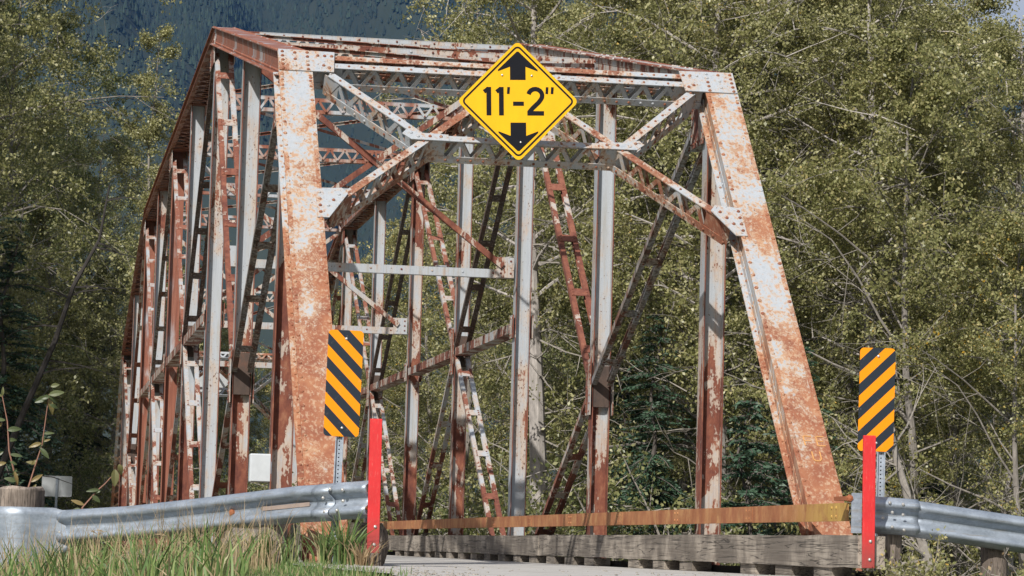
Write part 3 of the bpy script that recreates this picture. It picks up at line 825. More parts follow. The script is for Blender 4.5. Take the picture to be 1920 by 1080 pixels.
def lerp_path(pts, step=.12):
    out = []
    for a, b in zip(pts, pts[1:]):
        L = math.dist(a, b); k = max(1, int(L/step))
        for i in range(k): out.append(tuple(a[q]+(b[q]-a[q])*i/k for q in range(3)))
    out.append(pts[-1]); return out
GL = empty('guardrail', (-4.9, 1.3, -.3)); tag(GL, 'left galvanised guardrail ending in a flared terminal round a wooden post', 'guardrail', 'galvanised guardrails')
def child(o, par):
    o.parent = par; o.matrix_parent_inverse = par.matrix_basis.inverted() if par.parent is None else Matrix(); return o
bpy.context.view_layer.update()
def gl(o): o.parent = GL; o.matrix_parent_inverse = Matrix.Translation(-Vector(GL.location)); return o
pathL = lerp_path([(-4.03, .19, .595), (-4.273, .557, .577), (-4.854, 1.372, .491), (-5.45, 2.10, .410), (-5.98, 2.58, .365)])
gl(wbeam(pathL))
gl(wbeam(lerp_path([(-3.79, -.045, .622), (-3.93, .10, .609), (-4.14, .36, .588)], .05), name='end_shoe', off=.006, flat=None))
# flared terminal wrapping round the post
vs = []; fs = []; cx, cy, rad = -6.32, 2.72, .235
path = [(-5.80, 2.50, .376, .27), (-5.90, 2.535, .372, .30), (-5.98, 2.555, .368, .36), (-6.05, 2.55, .385, .44)]
for k in range(11):
    a = R(-62-k*17); path.append((cx+rad*math.cos(a), cy+rad*math.sin(a), .385, .49))
n = 9
for (x, y, z, h) in path:
    for j in range(n): vs.append((x, y, z-h*j/(n-1)))
for i in range(len(path)-1):
    for j in range(n-1): fs.append((i*n+j, i*n+j+1, (i+1)*n+j+1, (i+1)*n+j))
mb = MB(); mb.add(vs, fs); o = mb.build('flared_terminal', GALV, None, smooth=True); sm = o.modifiers.new('s', 'SOLIDIFY'); sm.thickness = .004; gl(o)
# wooden posts
def wpost(x, y, z0, z1, r, par, name='wooden_post', seed=1):
    rr = random.Random(seed); mb = MB(); k = 22; vs = []; fs = []
    prof = [rr.uniform(.95, 1.04) for _ in range(k)]
    rows = [z0, z0+(z1-z0)*.3, z0+(z1-z0)*.6, z1-.10, z1-.015, z1]
    for i, z in enumerate(rows):
        for j in range(k):
            a = 2*math.pi*j/k; q = r*prof[j]*(1-.07*(i == 5))*(1+rr.uniform(-.01, .01))
            vs.append((x+q*math.cos(a), y+q*math.sin(a), z+(rr.uniform(-.012, .012) if i > 3 else 0)))
    for i in range(len(rows)-1):
        for j in range(k): fs.append((i*k+j, i*k+(j+1) % k, (i+1)*k+(j+1) % k, (i+1)*k+j))
    c = len(vs); vs.append((x, y, z1-.004))
    for j in range(k): fs.append(((len(rows)-1)*k+j, (len(rows)-1)*k+(j+1) % k, c))
    mb.add(vs, fs); return mb.build(name, POSTWOOD, None)
gl(wpost(-6.32, 2.72, -.8, .545, .185, None, seed=2))
gl(wpost(-5.05, 1.78, -.8, .42, .11, None, seed=3)); gl(wpost(-4.42, .92, -.6, .50, .11, None, seed=4))
g = MB()
def rb(x, y, z): g.rivet((x, y, z), (-.55, -.83, 0), .015, .012)
for (x, y, z) in ((-3.97, .075, .55), (-4.05, .18, .555), (-3.96, .10, .47), (-4.09, .27, .49), (-4.0, .13, .40), (-4.08, .23, .39)): rb(x-.03, y-.045, z)
rb(-5.86, 2.52, .33); rb(-6.0, 2.54, .19)
gl(g.build('rail_bolt', BOLT))
g = MB(); g.rivet((-4.72, 1.16, .375), (-.55, -.83, .1), .03, .02); g.box(-4.74, -4.70, 1.15, 1.18, .352, .362); gl(g.build('rusty_bolt', RUSTB))
g = MB(); # reflective strip in the valley near the shoe
for a, b in (((-4.19, .415, .445), (-4.50, .855, .405)),): _flat(g, Vector(a)+Vector((-.011, -.008, 0)), Vector(b)+Vector((-.011, -.008, 0)), Vector((-.82, -.57, 0)), .03, .003)
gl(g.build('reflective_strip', simple('faded_tape', (.30, .235, .20), .6)))

GR = empty('guardrail', (.5, -.75, -.3)); tag(GR, 'right galvanised guardrail running off behind the right red board', 'guardrail', 'galvanised guardrails')
def gr(o): o.parent = GR; o.matrix_parent_inverse = Matrix.Translation(-Vector(GR.location)); return o
gr(wbeam(lerp_path([(-.30, -.74, .600), (-.23, -.745, .605), (-.10, -.76, .600), (.11, -.77, .590)], .04), name='end_shoe', off=.007, flat=None))
gr(wbeam(lerp_path([(.03, -.765, .590), (.943, -.73, .487), (1.6, -.70, .40), (3.2, -.60, .22), (5.5, -.3, .0)])))
g = MB(); g.box(-.375, -.298, -.735, -.729, .335, .625); gr(g.build('end_plate', GALV))
g = MB()
for (x, z) in ((-.12, .56), (-.02, .55), (-.10, .49), (-.02, .475), (-.10, .385), (-.01, .365), (-.17, .45)): g.rivet((x, -.842, z), (0, -1, 0), .014, .01)
gr(g.build('rail_bolt', BOLT))
gr(wpost(.75, -.60, -.9, .42, .1, None, seed=9)); gr(wpost(2.4, -.5, -1.3, .22, .1, None, seed=10)); gr(wpost(-.05, -.62, -.6, .40, .09, None, seed=12))
g = MB(); g.box(-.40, -.22, -.40, -.385, .575, .59); g.rivet((-.385, -.72, .585), (0, -1, 0), .03, .03); g.box(-.41, -.36, -.70, -.38, .57, .60)
gr(g.build('rusty_bracket', RUSTB))

# ------------------------------------------------------------------ small signs / box
B = empty('utility_box', (-4.184, 5.40, .825)); tag(B, 'pale grey metal box fixed to a bridge post just above the left guardrail', 'box')
mb = MB(); mb.box(-.102, .102, -.09, .05, -.13, .13); o = mb.build('box_body', WHITEBOX, B); bv = o.modifiers.new('b', 'BEVEL'); bv.width = .014; bv.segments = 3
mb = MB(); mb.box(-.094, .094, -.104, -.092, -.122, .122); o = mb.build('box_lid', WHITEBOX, B); bv = o.modifiers.new('b', 'BEVEL'); bv.width = .01; bv.segments = 2
mb = MB(); mb.box(.085, .10, .052, .10, -.1, .1); mb.box(.088, .093, -.112, -.105, -.05, .06); mb.build('box_latch', GALV, B)
S = empty('road_sign', (-5.45, 57.7, 0)); tag(S, 'grey back of a small rectangular sign beyond the far left bridge end', 'road sign')
mb = MB(); mb.poly([(a, 0, b) for a, b in rounded([(-.40, 1.22), (.40, 1.22), (.40, 1.77), (-.40, 1.77)], .04)], (0, 1, 0), .006); mb.build('sign_panel', SIGNBACK, S)
mb = MB(); mb.box(-.03, .03, -.05, -.002, -1.5, 1.72); mb.build('sign_post', GALV, S)
S.rotation_euler = (0, R(0), R(-6))

# ------------------------------------------------------------------ trees
def rot_about(v, ax, a): return Quaternion(ax, a) @ v
def quads_from(pos, nrm, size, rng, aspect=.62, droop=0.3):
    """diamond leaves: pos (N,3); random orientation"""
    N = len(pos); d = rng.normal(size=(N, 3)); d[:, 2] -= droop*1.2; d /= np.linalg.norm(d, axis=1)[:, None]
    e = rng.normal(size=(N, 3)); e -= (e*d).sum(1)[:, None]*d; e /= np.linalg.norm(e, axis=1)[:, None]
    sz = size*rng.uniform(.7, 1.3, N)[:, None]
    a = pos; b = pos+d*sz*.45+e*sz*aspect*.5; c = pos+d*sz; f = pos+d*sz*.45-e*sz*aspect*.5
    V = np.stack([a, b, c, f], 1).reshape(-1, 3); Q = np.arange(N*4).reshape(-1, 4)
    return V, Q
def decid(seed, H, crown_r, crown_lo, nprim, leaves, leafsize, leafmat, bark=BARK, trunk_r=.16, lean=(0, 0), bare=.25, columnar=False, name='deciduous_tree', dead=0):
    r = random.Random(seed); rng = np.random.default_rng(seed)
    mt = MB(); tw = MB(); tips = []
    pts = []; x = y = 0
    K = 9
    for i in range(K+1):
        t = i/K; x += r.uniform(-.13, .13)*H/12+lean[0]*H/K; y += r.uniform(-.13, .13)*H/12+lean[1]*H/K
        pts.append(Vector((x if i else 0, y if i else 0, -.4+t*(H*.95+.4))))
    rs = [trunk_r*(1-.93*(i/K)**.85) for i in range(K+1)]; rs[0] *= 1.25
    mt.tube(pts, rs, 9)
    def at(t):
        f = t*K; i = min(int(f), K-1); return pts[i].lerp(pts[i+1], f-i)
    for k in range(nprim):
        t = crown_lo+(1-crown_lo)*((k+r.random())/nprim)*.98
        base = at(t); az = k*2.4+r.uniform(-.5, .5)
        prof = math.sin(min(1, (t-crown_lo)/(1-crown_lo)*.9+.12)*math.pi)**.6 if not columnar else .9-.6*(t-crown_lo)/(1-crown_lo)
        L = crown_r*max(.25, prof)*r.uniform(.7, 1.15)
        el = r.uniform(.25, .75) if not columnar else r.uniform(.7, 1.1)
        d = Vector((math.cos(az)*math.cos(el), math.sin(az)*math.cos(el), math.sin(el)))
        bp_ = [base]; n = 5; dd = d.copy()
        for i in range(n):
            dd = (dd+Vector((r.uniform(-.22, .22), r.uniform(-.22, .22), r.uniform(-.12, .16)-.06*i))).normalized(); bp_.append(bp_[-1]+dd*L/n)
        br = trunk_r*.23*(1-.5*t)
        mt.tube(bp_, [br*(1-.8*i/n) for i in range(n+1)], 5, False)
        isbare = r.random() < bare*(1.6 if t < crown_lo+.3 else .35)
        for s in range(7):
            u = .25+.75*(s+r.random()*.8)/7; f = u*n; i = min(int(f), n-1); b0 = bp_[i].lerp(bp_[i+1], f-i)
            d2 = (dd*.6+Vector((r.gauss(0, .7), r.gauss(0, .7), r.gauss(.05, .5)))).normalized(); L2 = L*.42*r.uniform(.6, 1.1)
            q = [b0]; 
            for j in range(3): d2 = (d2+Vector((r.gauss(0, .18), r.gauss(0, .18), r.gauss(-.05, .18)))).normalized(); q.append(q[-1]+d2*L2/3)
            (tw if isbare else mt).tube(q, [br*.35, br*.26, br*.17, br*.08], 3, False)
            for w_ in range(4):
                b1 = q[r.randint(1, 3)]; d3 = (d2*.5+Vector((r.gauss(0, .6), r.gauss(0, .6), r.gauss(0, .45)))).normalized(); L3 = L2*.5*r.uniform(.5, 1.2)
                e1 = b1+d3*L3*.5+Vector((0, 0, r.uniform(-.03, .03))); e2 = b1+d3*L3+Vector((r.gauss(0, .06), r.gauss(0, .06), -.04))
                (tw if isbare else mt).tube([b1, e1, e2], [br*.14, br*.1, br*.04], 3, False)
                if not isbare: tips.append((b1, e1, e2))
                elif r.random() < .15: tips.append((b1, e1, e2))
    for k in range(dead):
        t = r.uniform(.06, crown_lo+.15); base = at(t); az = r.uniform(0, 6.28); d = Vector((math.cos(az), math.sin(az), r.uniform(-.35, .35))).normalized(); L = r.uniform(.8, 2.8); q = [base]
        for i in range(6): d = (d+Vector((r.gauss(0, .22), r.gauss(0, .22), r.gauss(-.03, .2)))).normalized(); q.append(q[-1]+d*L/6)
        tw.tube(q, [.022-.003*i for i in range(7)], 4, False)
        for j in range(5):
            b2 = q[r.randint(1, 5)]; d2 = (d*.6+Vector((r.gauss(0, .6), r.gauss(0, .6), r.gauss(0, .6)))).normalized(); l2 = r.uniform(.3, .9)
            tw.tube([b2, b2+d2*l2*.5+Vector((0, 0, r.uniform(-.08, .08))), b2+d2*l2], [.010, .007, .003], 3, False)
    T = np.array([[list(a), list(b), list(c)] for a, b, c in tips]); n = len(T)
    idx = rng.integers(0, n, leaves); u = rng.uniform(.1, 1.15, leaves)[:, None]
    pos = np.where(u < .5, T[idx, 0]+(T[idx, 1]-T[idx, 0])*u*2, T[idx, 1]+(T[idx, 2]-T[idx, 1])*(u*2-1))
    pos = pos+rng.normal(size=(leaves, 3))*(.055+.01*H/12)
    V, Q = quads_from(pos, None, leafsize, rng)
    root = empty(name)
    mt.build('trunk', bark, root)
    if tw.v: tw.build('bare_branches', TWIG, root)
    meshobj('crown', V, Q, leafmat, root)
    return root
def spruce(seed, H, R0, name='spruce_tree'):
    r = random.Random(seed); rng = np.random.default_rng(seed)
    mt = MB(); mt.tube([Vector((r.uniform(-.03, .03)*i, r.uniform(-.03, .03)*i, -.4+(H+.4)*i/8)) for i in range(9)], [.013*H*(1-.95*i/8)+.006 for i in range(9)], 7)
    bl = []
    z = H*.05
    while z < H*.985:
        t = z/H; L = R0*(1-t)**.8*r.uniform(.75, 1.1)+.12
        for k in range(r.randint(4, 6)):
            az = r.uniform(0, 6.283); d = Vector((math.cos(az), math.sin(az), .22 if t > .6 else -.05)); pts = [Vector((0, 0, z+r.uniform(-.08, .08)))]
            n = 6
            for i in range(n):
                d = (d+Vector((r.gauss(0, .05), r.gauss(0, .05), -.10+.06*(i > 3)))).normalized(); pts.append(pts[-1]+d*L/n)
            mt.tube(pts[::2], [.012+.01*L*(1-i/3) for i in range(4)], 3, False)
            m = int(L*26)+4
            for j in range(m):
                u = (j+.5)/m; f = u*n; i = min(int(f), n-1); b = pts[i].lerp(pts[i+1], f-i); dd = (pts[i+1]-pts[i]).normalized(); sd = dd.cross(Vector((0, 0, 1))).normalized()
                q = 1 if j % 2 else -1
                tl = (.30*L*(1-u*.75)+.06)*r.uniform(.6, 1.1)
                td = (dd*.75+sd*q*.8+Vector((0, 0, -.35*r.random()))).normalized()
                kk = max(2, int(tl/.05))
                for e in range(kk): bl.append((b+td*tl*e/kk, td+Vector((r.gauss(0, .35), r.gauss(0, .35), r.gauss(0, .3)))))
        z += H*.022+.05
    pos = np.array([list(a) for a, _ in bl]); d = np.array([list(b) for _, b in bl]); d /= np.linalg.norm(d, axis=1)[:, None]
    N = len(pos); e = rng.normal(size=(N, 3)); e -= (e*d).sum(1)[:, None]*d; e /= np.linalg.norm(e, axis=1)[:, None]
    sz = rng.uniform(.08, .14, N)[:, None]; wd = rng.uniform(.016, .028, N)[:, None]
    V = np.stack([pos, pos+d*sz*.4+e*wd, pos+d*sz, pos+d*sz*.4-e*wd], 1).reshape(-1, 3)
    root = empty(name); mt.build('trunk', DBARK, root); meshobj('crown', V, np.arange(N*4).reshape(-1, 4), NEEDLE, root)
    return root
def shrub(seed, H, Rr, leaves, size, mat, name='shrub'):
    r = random.Random(seed); rng = np.random.default_rng(seed); mt = MB(); tips = []
    for k in range(16):
        az = r.uniform(0, 6.283); L = H*r.uniform(.6, 1.1); d = Vector((math.cos(az)*.5, math.sin(az)*.5, 1)).normalized()
        q = [Vector((r.gauss(0, .12), r.gauss(0, .12), -.15))*1]
        for i in range(5): d = (d+Vector((math.cos(az)*.12*Rr/H+r.gauss(0, .16), math.sin(az)*.12*Rr/H+r.gauss(0, .16), -.05))).normalized(); q.append(q[-1]+d*L/5)
        mt.tube(q, [.012*H*(1-.15*i) for i in range(6)], 4, False)
        for s in range(12):
            b = q[r.randint(1, 5)]; d2 = Vector((r.gauss(0, 1), r.gauss(0, 1), r.gauss(.3, .6))).normalized(); e = b+d2*H*.22*r.uniform(.5, 1.2)
            mt.tube([b, b.lerp(e, .5)+Vector((0, 0, .03)), e], [.004*H, .003*H, .001*H], 3, False); tips.append((b, e))
    T = np.array([[list(a), list(b)] for a, b in tips]); idx = rng.integers(0, len(T), leaves); u = rng.uniform(.1, 1.1, leaves)[:, None]
    pos = T[idx, 0]+(T[idx, 1]-T[idx, 0])*u+rng.normal(size=(leaves, 3))*.05*H**.5
    V, Q = quads_from(pos, None, size, rng)
    root = empty(name); mt.build('stem', TWIG, root); meshobj('foliage', V, Q, mat, root); return root
used = set()
def place(proto, bearing_px, D, label, cat, group, sc=1, rz=0, sink=0, szz=None):
    """stand a copy on the ground at a bearing from the viewpoint"""
    if proto.name in used:
        o = proto.copy(); COL.objects.link(o)
        for ch in list(proto.children):
            c = ch.copy(); COL.objects.link(c); c.parent = o
    else: used.add(proto.name); o = proto
    b = math.atan((bearing_px-960)/fpx)+yaw
    x = CAM.x+math.sin(b)*D; y = CAM.y+math.cos(b)*D
    o.location = (x, y, terr(x, y)-.05-sink); o.rotation_euler = (0, 0, rz); o.scale = (sc, sc, szz or sc)
    for k in ('label', 'group', 'category', 'kind'):
        if k in o: del o[k]
    tag(o, label, cat, group); return o
tA = decid(1, 15, 3.6, .20, 52, 80000, .064, LEAF_A, trunk_r=.17)
tB = decid(2, 14, 3.3, .12, 50, 80000, .063, LEAF_B, trunk_r=.15, lean=(.04, 0))
tC = decid(3, 13, 3.8, .10, 50, 70000, .064, LEAF_A, trunk_r=.15, bare=.35)
tD = decid(4, 14, 1.9, .18, 40, 24000, .064, LEAF_A, trunk_r=.11, columnar=True, bare=.1)
tE = decid(5, 12, 3.4, .08, 48, 60000, .064, LEAF_Y, trunk_r=.13, bare=.5)
tF = decid(6, 16, 3.2, .42, 40, 52000, .064, LEAF_A, bark=PBARK, trunk_r=.24, bare=.2, dead=32)
sA = spruce(1, 9, 2.2); sB = spruce(2, 7, 2.0)
bA = shrub(1, 3.0, 1.8, 7000, .075, LEAF_B); bB = shrub(2, 2.4, 1.8, 6000, .07, LEAF_Y)
TR = random.Random(77)
GT = 'broadleaf trees beyond the bridge'
front = [
 (tD, 905, 64, 1.10, 'upright tree whose top shows just left of the yellow diamond sign'),
 (tA, 1135, 66, 1.08, 'tall broadleaf tree with pale trunk behind the third right-hand bridge post'),
 (tB, 1190, 62, .98, 'broadleaf tree rising behind the second right-hand bridge post'),
 (tA, 1290, 60, .95, 'broadleaf tree standing behind the right end of the portal beam'),
 (tC, 1370, 56, 1.22, 'pale-twigged broadleaf tree directly behind the right end post top'),
 (tB, 1480, 60, 1.15, 'dense green broadleaf tree just right of the right end post'),
 (tA, 1590, 55, 1.0, 'olive-leaved tree rising above the right striped marker'),
 (tE, 1700, 50, 1.08, 'yellowing half-bare tree right of the right striped marker'),
 (tC, 1800, 53, .98, 'tangled grey-branched tree above the right guardrail'),
 (tE, 1905, 48, .84, 'yellowing tree at the right picture edge above the guardrail'),
 (tC, 800, 84, .95, 'low broadleaf tree seen between the left end post and the mid-height right struts'),
 (tE, 700, 86, .86, 'thin half-bare tree seen low behind the left portal knee brace'),
 (tB, 640, 92, .76, 'low tree seen just right of the left end post'),
 (tD, 287, 88, 1.16, 'slim upright tree standing alone left of the left truss top'),
 (tB, -25, 92, 1.5, 'big shadowy broadleaf tree filling the upper left corner'),
 (tA, -110, 88, 1.7, 'tall broadleaf tree at the left picture edge'),
 (tC, 90, 96, 1.0, 'dull grey-green tree low between the small grey sign and the bridge'),
 (tE, 205, 96, .80, 'thin-leaved tree touching the far left end of the bridge'),
]
front += [
 (tF, 1030, 56, 1.0, 'tall tree with a thick pale trunk between the second and third right-hand posts'),
 (tF, 1358, 54, .95, 'tree with a pale trunk just right of the first right-hand bridge post'),
 (tF, 1668, 52, .9, 'pale-trunked tree with dead lower branches behind the right striped marker'),
 (tF, 1560, 58, 1.0, 'pale-trunked tree in the woods right of the right end post'),
 (tF, 1885, 52, .8, 'pale-trunked tree above the far end of the right guardrail'),
 (tF, 200, 98, .9, 'grey-trunked tree left of the far end of the bridge')]
for pr, px, D, sc, lb in front: place(pr, px, D, lb, 'tree', GT, sc, TR.uniform(0, 6.28))
MARKS = [(-60, 'left picture edge'), (38, 'round wooden post'), (107, 'small grey far sign'), (175, 'bent sapling at the left'), (240, 'far left end of the bridge'), (316, 'fifth left-hand bridge post'), (348, 'fourth left-hand bridge post'), (390, 'third left-hand bridge post'), (447, 'second left-hand bridge post'), (528, 'first left-hand bridge post'), (600, 'left end post'), (650, 'left striped marker'), (698, 'left red board'), (768, 'fifth right-hand bridge post'), (857, 'fourth right-hand bridge post'), (968, 'third right-hand bridge post'), (1118, 'second right-hand bridge post'), (1240, 'gap between the first two right-hand posts'), (1322, 'first right-hand bridge post'), (1430, 'gap beside the right end post'), (1560, 'foot of the right end post'), (1625, 'right red board'), (1700, 'end shoe of the right guardrail'), (1800, 'middle of the right guardrail'), (1900, 'right picture edge')]
seen_labels = {}
def lab(kind, px, D):
    m_, nm = min(MARKS, key=lambda t: abs(t[0]-px)); side = 'behind the' if abs(px-m_) < 16 else ('left of the' if px < m_ else 'right of the')
    base = '%s %s %s' % (kind, side, nm); k = seen_labels.get(base, 0); seen_labels[base] = k+1
    return base if not k else '%s, %s' % (base, ('the one behind it', 'the third one back', 'the farthest back')[min(k-1, 2)])
for k in range(15):
    pr = (tA, tB, tC, tA, tE)[k % 5]; px = 1040+k*63+TR.uniform(-20, 20); D = TR.uniform(72, 95)
    place(pr, px, D, lab('back-row broadleaf tree', px, D), 'tree', 'back row of broadleaf trees', (TR.uniform(1.25, 1.42) if 1380 < px < 1620 else (1.12 if px < 1650 else .85)), TR.uniform(0, 6.28))
for k in range(9):
    pr = (tB, tC, tE)[k % 3]; px = 250+k*68+TR.uniform(-20, 20); D = TR.uniform(92, 108)
    place(pr, px, D, lab('low far broadleaf tree', px, D), 'tree', 'trees past the far end of the bridge', TR.uniform(.66, .78), TR.uniform(0, 6.28))
for k in range(4):
    px = -150+k*45; D = TR.uniform(100, 112)
    place((tB, tA, tC)[k % 3], px, D, lab('tall rear broadleaf tree', px, D), 'tree', 'back row of trees on the left', TR.uniform(1.4, 1.6), TR.uniform(0, 6.28))
for pr, px, D, sc, lb in [
 (sA, 1235, 54, .72, 'dark spruce showing between the second and first right-hand bridge posts'),
 (sB, 1410, 48, .95, 'blue-green spruce behind the middle of the right end post'),
 (sA, 1500, 50, .80, 'dark spruce between the right end post and the striped marker'),
 (sB, 1600, 46, .62, 'short blue-green spruce low beside the right red board'),
 (sA, 1730, 56, .80, 'dark spruce behind the grey branches above the right guardrail'),
 (sB, 1180, 58, .8, 'small spruce low behind the second right-hand post'),
 (sA, 15, 84, 1.25, 'dark spruce low at the left picture edge'),
 (sB, 150, 98, 1.3, 'dark spruce behind the small grey sign')]:
    place(pr, px, D, lb, 'tree', 'spruces among the broadleaf trees', sc, TR.uniform(0, 6.28))
for k in range(34):
    px = -30+k*60+TR.uniform(-20, 20); D = TR.uniform(44, 58) if px > 700 else TR.uniform(86, 96)
    place((bA, bB, bA)[k % 3], px, D, lab('leafy undergrowth shrub', px, D), 'shrub', 'shrubs of the undergrowth', TR.uniform(.8, 1.25), TR.uniform(0, 6.28))
for k in range(14):
    px = 680+k*95+TR.uniform(-20, 20); D = TR.uniform(60, 72)
    place((bB, bA)[k % 2], px, D, lab('larger shrub beneath the trees', px, D), 'shrub', 'larger shrubs of the undergrowth', TR.uniform(1.2, 1.7), TR.uniform(0, 6.28))
for k, (x, y, nm) in enumerate(((-15.5, 40, 'nearest the bridge'), (-19, 47, 'second from the bridge'), (-14.5, 52, 'beside the far bridge end'), (-22, 56, 'farthest left'), (-17, 60, 'level with the far road'), (-21, 40, 'nearest the river'), (-13.5, 62, 'beside the far road'))):  # out of view, added only to throw shade on the left forest
    o = place((tA, tB, tC)[k % 3], 0, 60, 'tall broadleaf tree added out of view to cast shade, '+nm, 'tree', 'unseen trees added to shade the left forest', 1.7, k)
    o.location = (x, y, terr(x, y)-.1)
mb = MB(); rr = random.Random(2)
pts = [Vector((-7.9, 52, -1.6)), Vector((-7.1, 52, 1.2)), Vector((-6.4, 52.2, 3.2)), Vector((-5.7, 52.3, 5.0)), Vector((-5.3, 52.4, 6.4)), Vector((-4.7, 52.5, 7.6)), Vector((-4.5, 52.5, 9))]
mb.tube(pts, [.11, .095, .08, .07, .055, .04, .02], 7)
for k in range(16):
    i = rr.randint(1, 5); b = pts[i].lerp(pts[i+1], rr.random()); d = Vector((rr.choice((1, 1, -.6)), rr.gauss(0, .3), rr.uniform(-.5, .5))).normalized(); q = [b]; L = rr.uniform(.8, 2.4)
    for j in range(5): d = (d+Vector((rr.gauss(0, .1), rr.gauss(0, .1), rr.gauss(-.08, .14)))).normalized(); q.append(q[-1]+d*L/5)
    mb.tube(q, [.035, .028, .02, .014, .008, .004], 4, False)
o = mb.build('leaning_tree', simple('wet_dark_bark', (.035, .03, .027), .9, var=.3)); tag(o, 'dark leaning tree trunk left of the far left truss', 'tree')
# dead leaning pale trunk at the right
mb = MB(); mb.tube([(7.2, 20, -1.4), (6.75, 20.1, .2), (6.3, 20.2, 1.6), (6.2, 20.2, 2.2)], [.10, .08, .055, .02], 7)
rr = random.Random(21)
for k in range(26):
    b = Vector((7.2, 20, -1.4)).lerp(Vector((6.2, 20.2, 2.2)), rr.uniform(.25, 1)); d = Vector((rr.gauss(-.3, .8), rr.gauss(0, .5), rr.gauss(.1, .5))).normalized(); q = [b]; L = rr.uniform(.6, 1.9)
    for i in range(5): d = (d+Vector((rr.gauss(0, .2), rr.gauss(0, .2), rr.gauss(0, .2)))).normalized(); q.append(q[-1]+d*L/5)
    mb.tube(q, [.018, .015, .012, .009, .006, .003], 4, False)
    for j in range(3):
        b2 = q[rr.randint(1, 4)]; d2 = (d+Vector((rr.gauss(0, .7), rr.gauss(0, .5), rr.gauss(0, .7)))).normalized(); mb.tube([b2, b2+d2*.25, b2+d2*.5+Vector((0, 0, rr.uniform(-.1, .1)))], [.008, .006, .003], 3, False)
o = mb.build('dead_tree', TWIG); tag(o, 'bare leaning dead tree with pale branches right of the right red board', 'tree')

# ------------------------------------------------------------------ mountain
def mountain():
    rng = np.random.default_rng(9)
    nb, nr = 90, 60; V = []; Q = []
    def hz(b, r):
        # b bearing (rad), r distance
        ridge = math.radians(15.0-4.35*min(1, max(0, (b-yaw+.18)/.36))**1.5-2.5*max(0, b-yaw-.11)/.1)
        top = 6500*math.tan(ridge)
        t = min(1, max(0, (r-2600)/(6500-2600))); s = t**1.05
        if r > 6500: s = 1-(r-6500)/5000
        g = math.sin(b*42+r*.0016)*120+math.sin(b*97+1+r*.003)*60+math.sin(r*.005+b*25)*45+math.sin(b*230-r*.004)*18
        return top*s+g*min(1, t*3)*(1 if r < 6400 else .6)-4
    bs = np.linspace(yaw-.55, yaw+.55, nb*2); rs = np.linspace(2500, 8200, nr)
    for r in rs:
        for b in bs: V.append((CAM.x+math.sin(b)*r, CAM.y+math.cos(b)*r, hz(b, r)))
    n = len(bs)
    for j in range(nr-1):
        for i in range(n-1): Q.append((j*n+i, j*n+i+1, (j+1)*n+i+1, (j+1)*n+i))
    m = NT("forested_slope"); co = m.n('ShaderNodeTexCoord').outputs['Object']
    c = m.ramp(m.noise(co, .004, 6, .6), [(.35, (.014, .025, .016)), (.65, (.03, .04, .024))]); m.l(c, m.b.inputs['Base Color']); m.b.inputs['Roughness'].default_value = 1
    o = meshobj('mountain', V, Q, m.m); tag(o, kind='structure')
    N = 95000; b = rng.uniform(yaw-.215, yaw+.215, N); r = np.sqrt(rng.uniform(3600**2, 6600**2, N))
    h = rng.uniform(9, 19, N); w_ = h*rng.uniform(.15, .24, N)
    keep = (np.sin(b*90+r*.01)+np.sin(b*37-r*.004)+rng.normal(size=N)*.9) > -1.4
    b, r, h, w_ = b[keep], r[keep], h[keep], w_[keep]; N = len(b)
    z = np.array([hz(bb, rr_) for bb, rr_ in zip(b, r)]); x = CAM.x+np.sin(b)*r; y = CAM.y+np.cos(b)*r
    base = np.stack([x, y, z-2], 1); Vv = [base+np.array([0, 0, 1])*h[:, None]]
    for k in range(4):
        a = k*math.pi/2+rng.uniform(0, 6.28, N)*0+.4; Vv.append(base+np.stack([np.cos(a)*w_, np.sin(a)*w_, np.ones(N)*2], 1))
    V = np.stack(Vv, 1).reshape(-1, 3); idx = np.arange(N)[:, None]*5
    T = np.concatenate([np.concatenate([idx, idx+1+k, idx+1+(k+1) % 4], 1) for k in range(4)], 0)
    o = meshobj('distant_conifers', V, T, FARN, nside=3); tag(o, 'dark conifer forest covering the far mountainside', 'forest', kind='stuff')
mountain()

# ------------------------------------------------------------------ grass and near plants
def blades(name, n, region, hmin, hmax, wd, mat, seed, lab, cat='grass', bend=.45, dens=None):
    rng = np.random.default_rng(seed); x0, x1, y0, y1 = region
    X = rng.uniform(x0, x1, n*3); Y = rng.uniform(y0, y1, n*3)
    if dens is not None: k = dens(X, Y, rng); X = X[k]; Y = Y[k]
    X = X[:n]; Y = Y[:n]; n = len(X)
    Z = np.array([terr(a, b) for a, b in zip(X, Y)])-.01
    h = rng.uniform(hmin, hmax, n); az = rng.uniform(0, 6.28, n); bd = rng.uniform(.05, bend, n)*h; fa = rng.uniform(0, 6.28, n)
    dx, dy = np.cos(az), np.sin(az); sx, sy = np.cos(fa)*wd/2, np.sin(fa)*wd/2
    rows = []
    for t, ww in ((0, 1), (.4, .9), (.75, .6), (1, .08)):
        cx = X+dx*bd*t*t; cy = Y+dy*bd*t*t; cz = Z+h*(t-.12*t*t*bd/h*2)
        rows.append(np.stack([cx-sx*ww, cy-sy*ww, cz], 1)); rows.append(np.stack([cx+sx*ww, cy+sy*ww, cz], 1))
    V = np.stack(rows, 1).reshape(-1, 3); idx = np.arange(n)[:, None]*8
    Q = np.concatenate([idx+np.array([[0, 1, 3, 2]])+2*k for k in range(3)], 0)
    o = meshobj(name, V, Q, mat); tag(o, lab, cat, kind='stuff'); return o
off_road = lambda X, Y, rng: X < -4.25+rng.normal(size=len(X))*.06-.02*np.abs(Y)
def tall_d(X, Y, rng):
    n = np.sin(X*5+Y*2.3)+np.sin(X*11-Y*4)*.6+rng.normal(size=len(X))*.6
    return (X < -4.45-.10*np.maximum(0, -Y)) & (n > -.2)
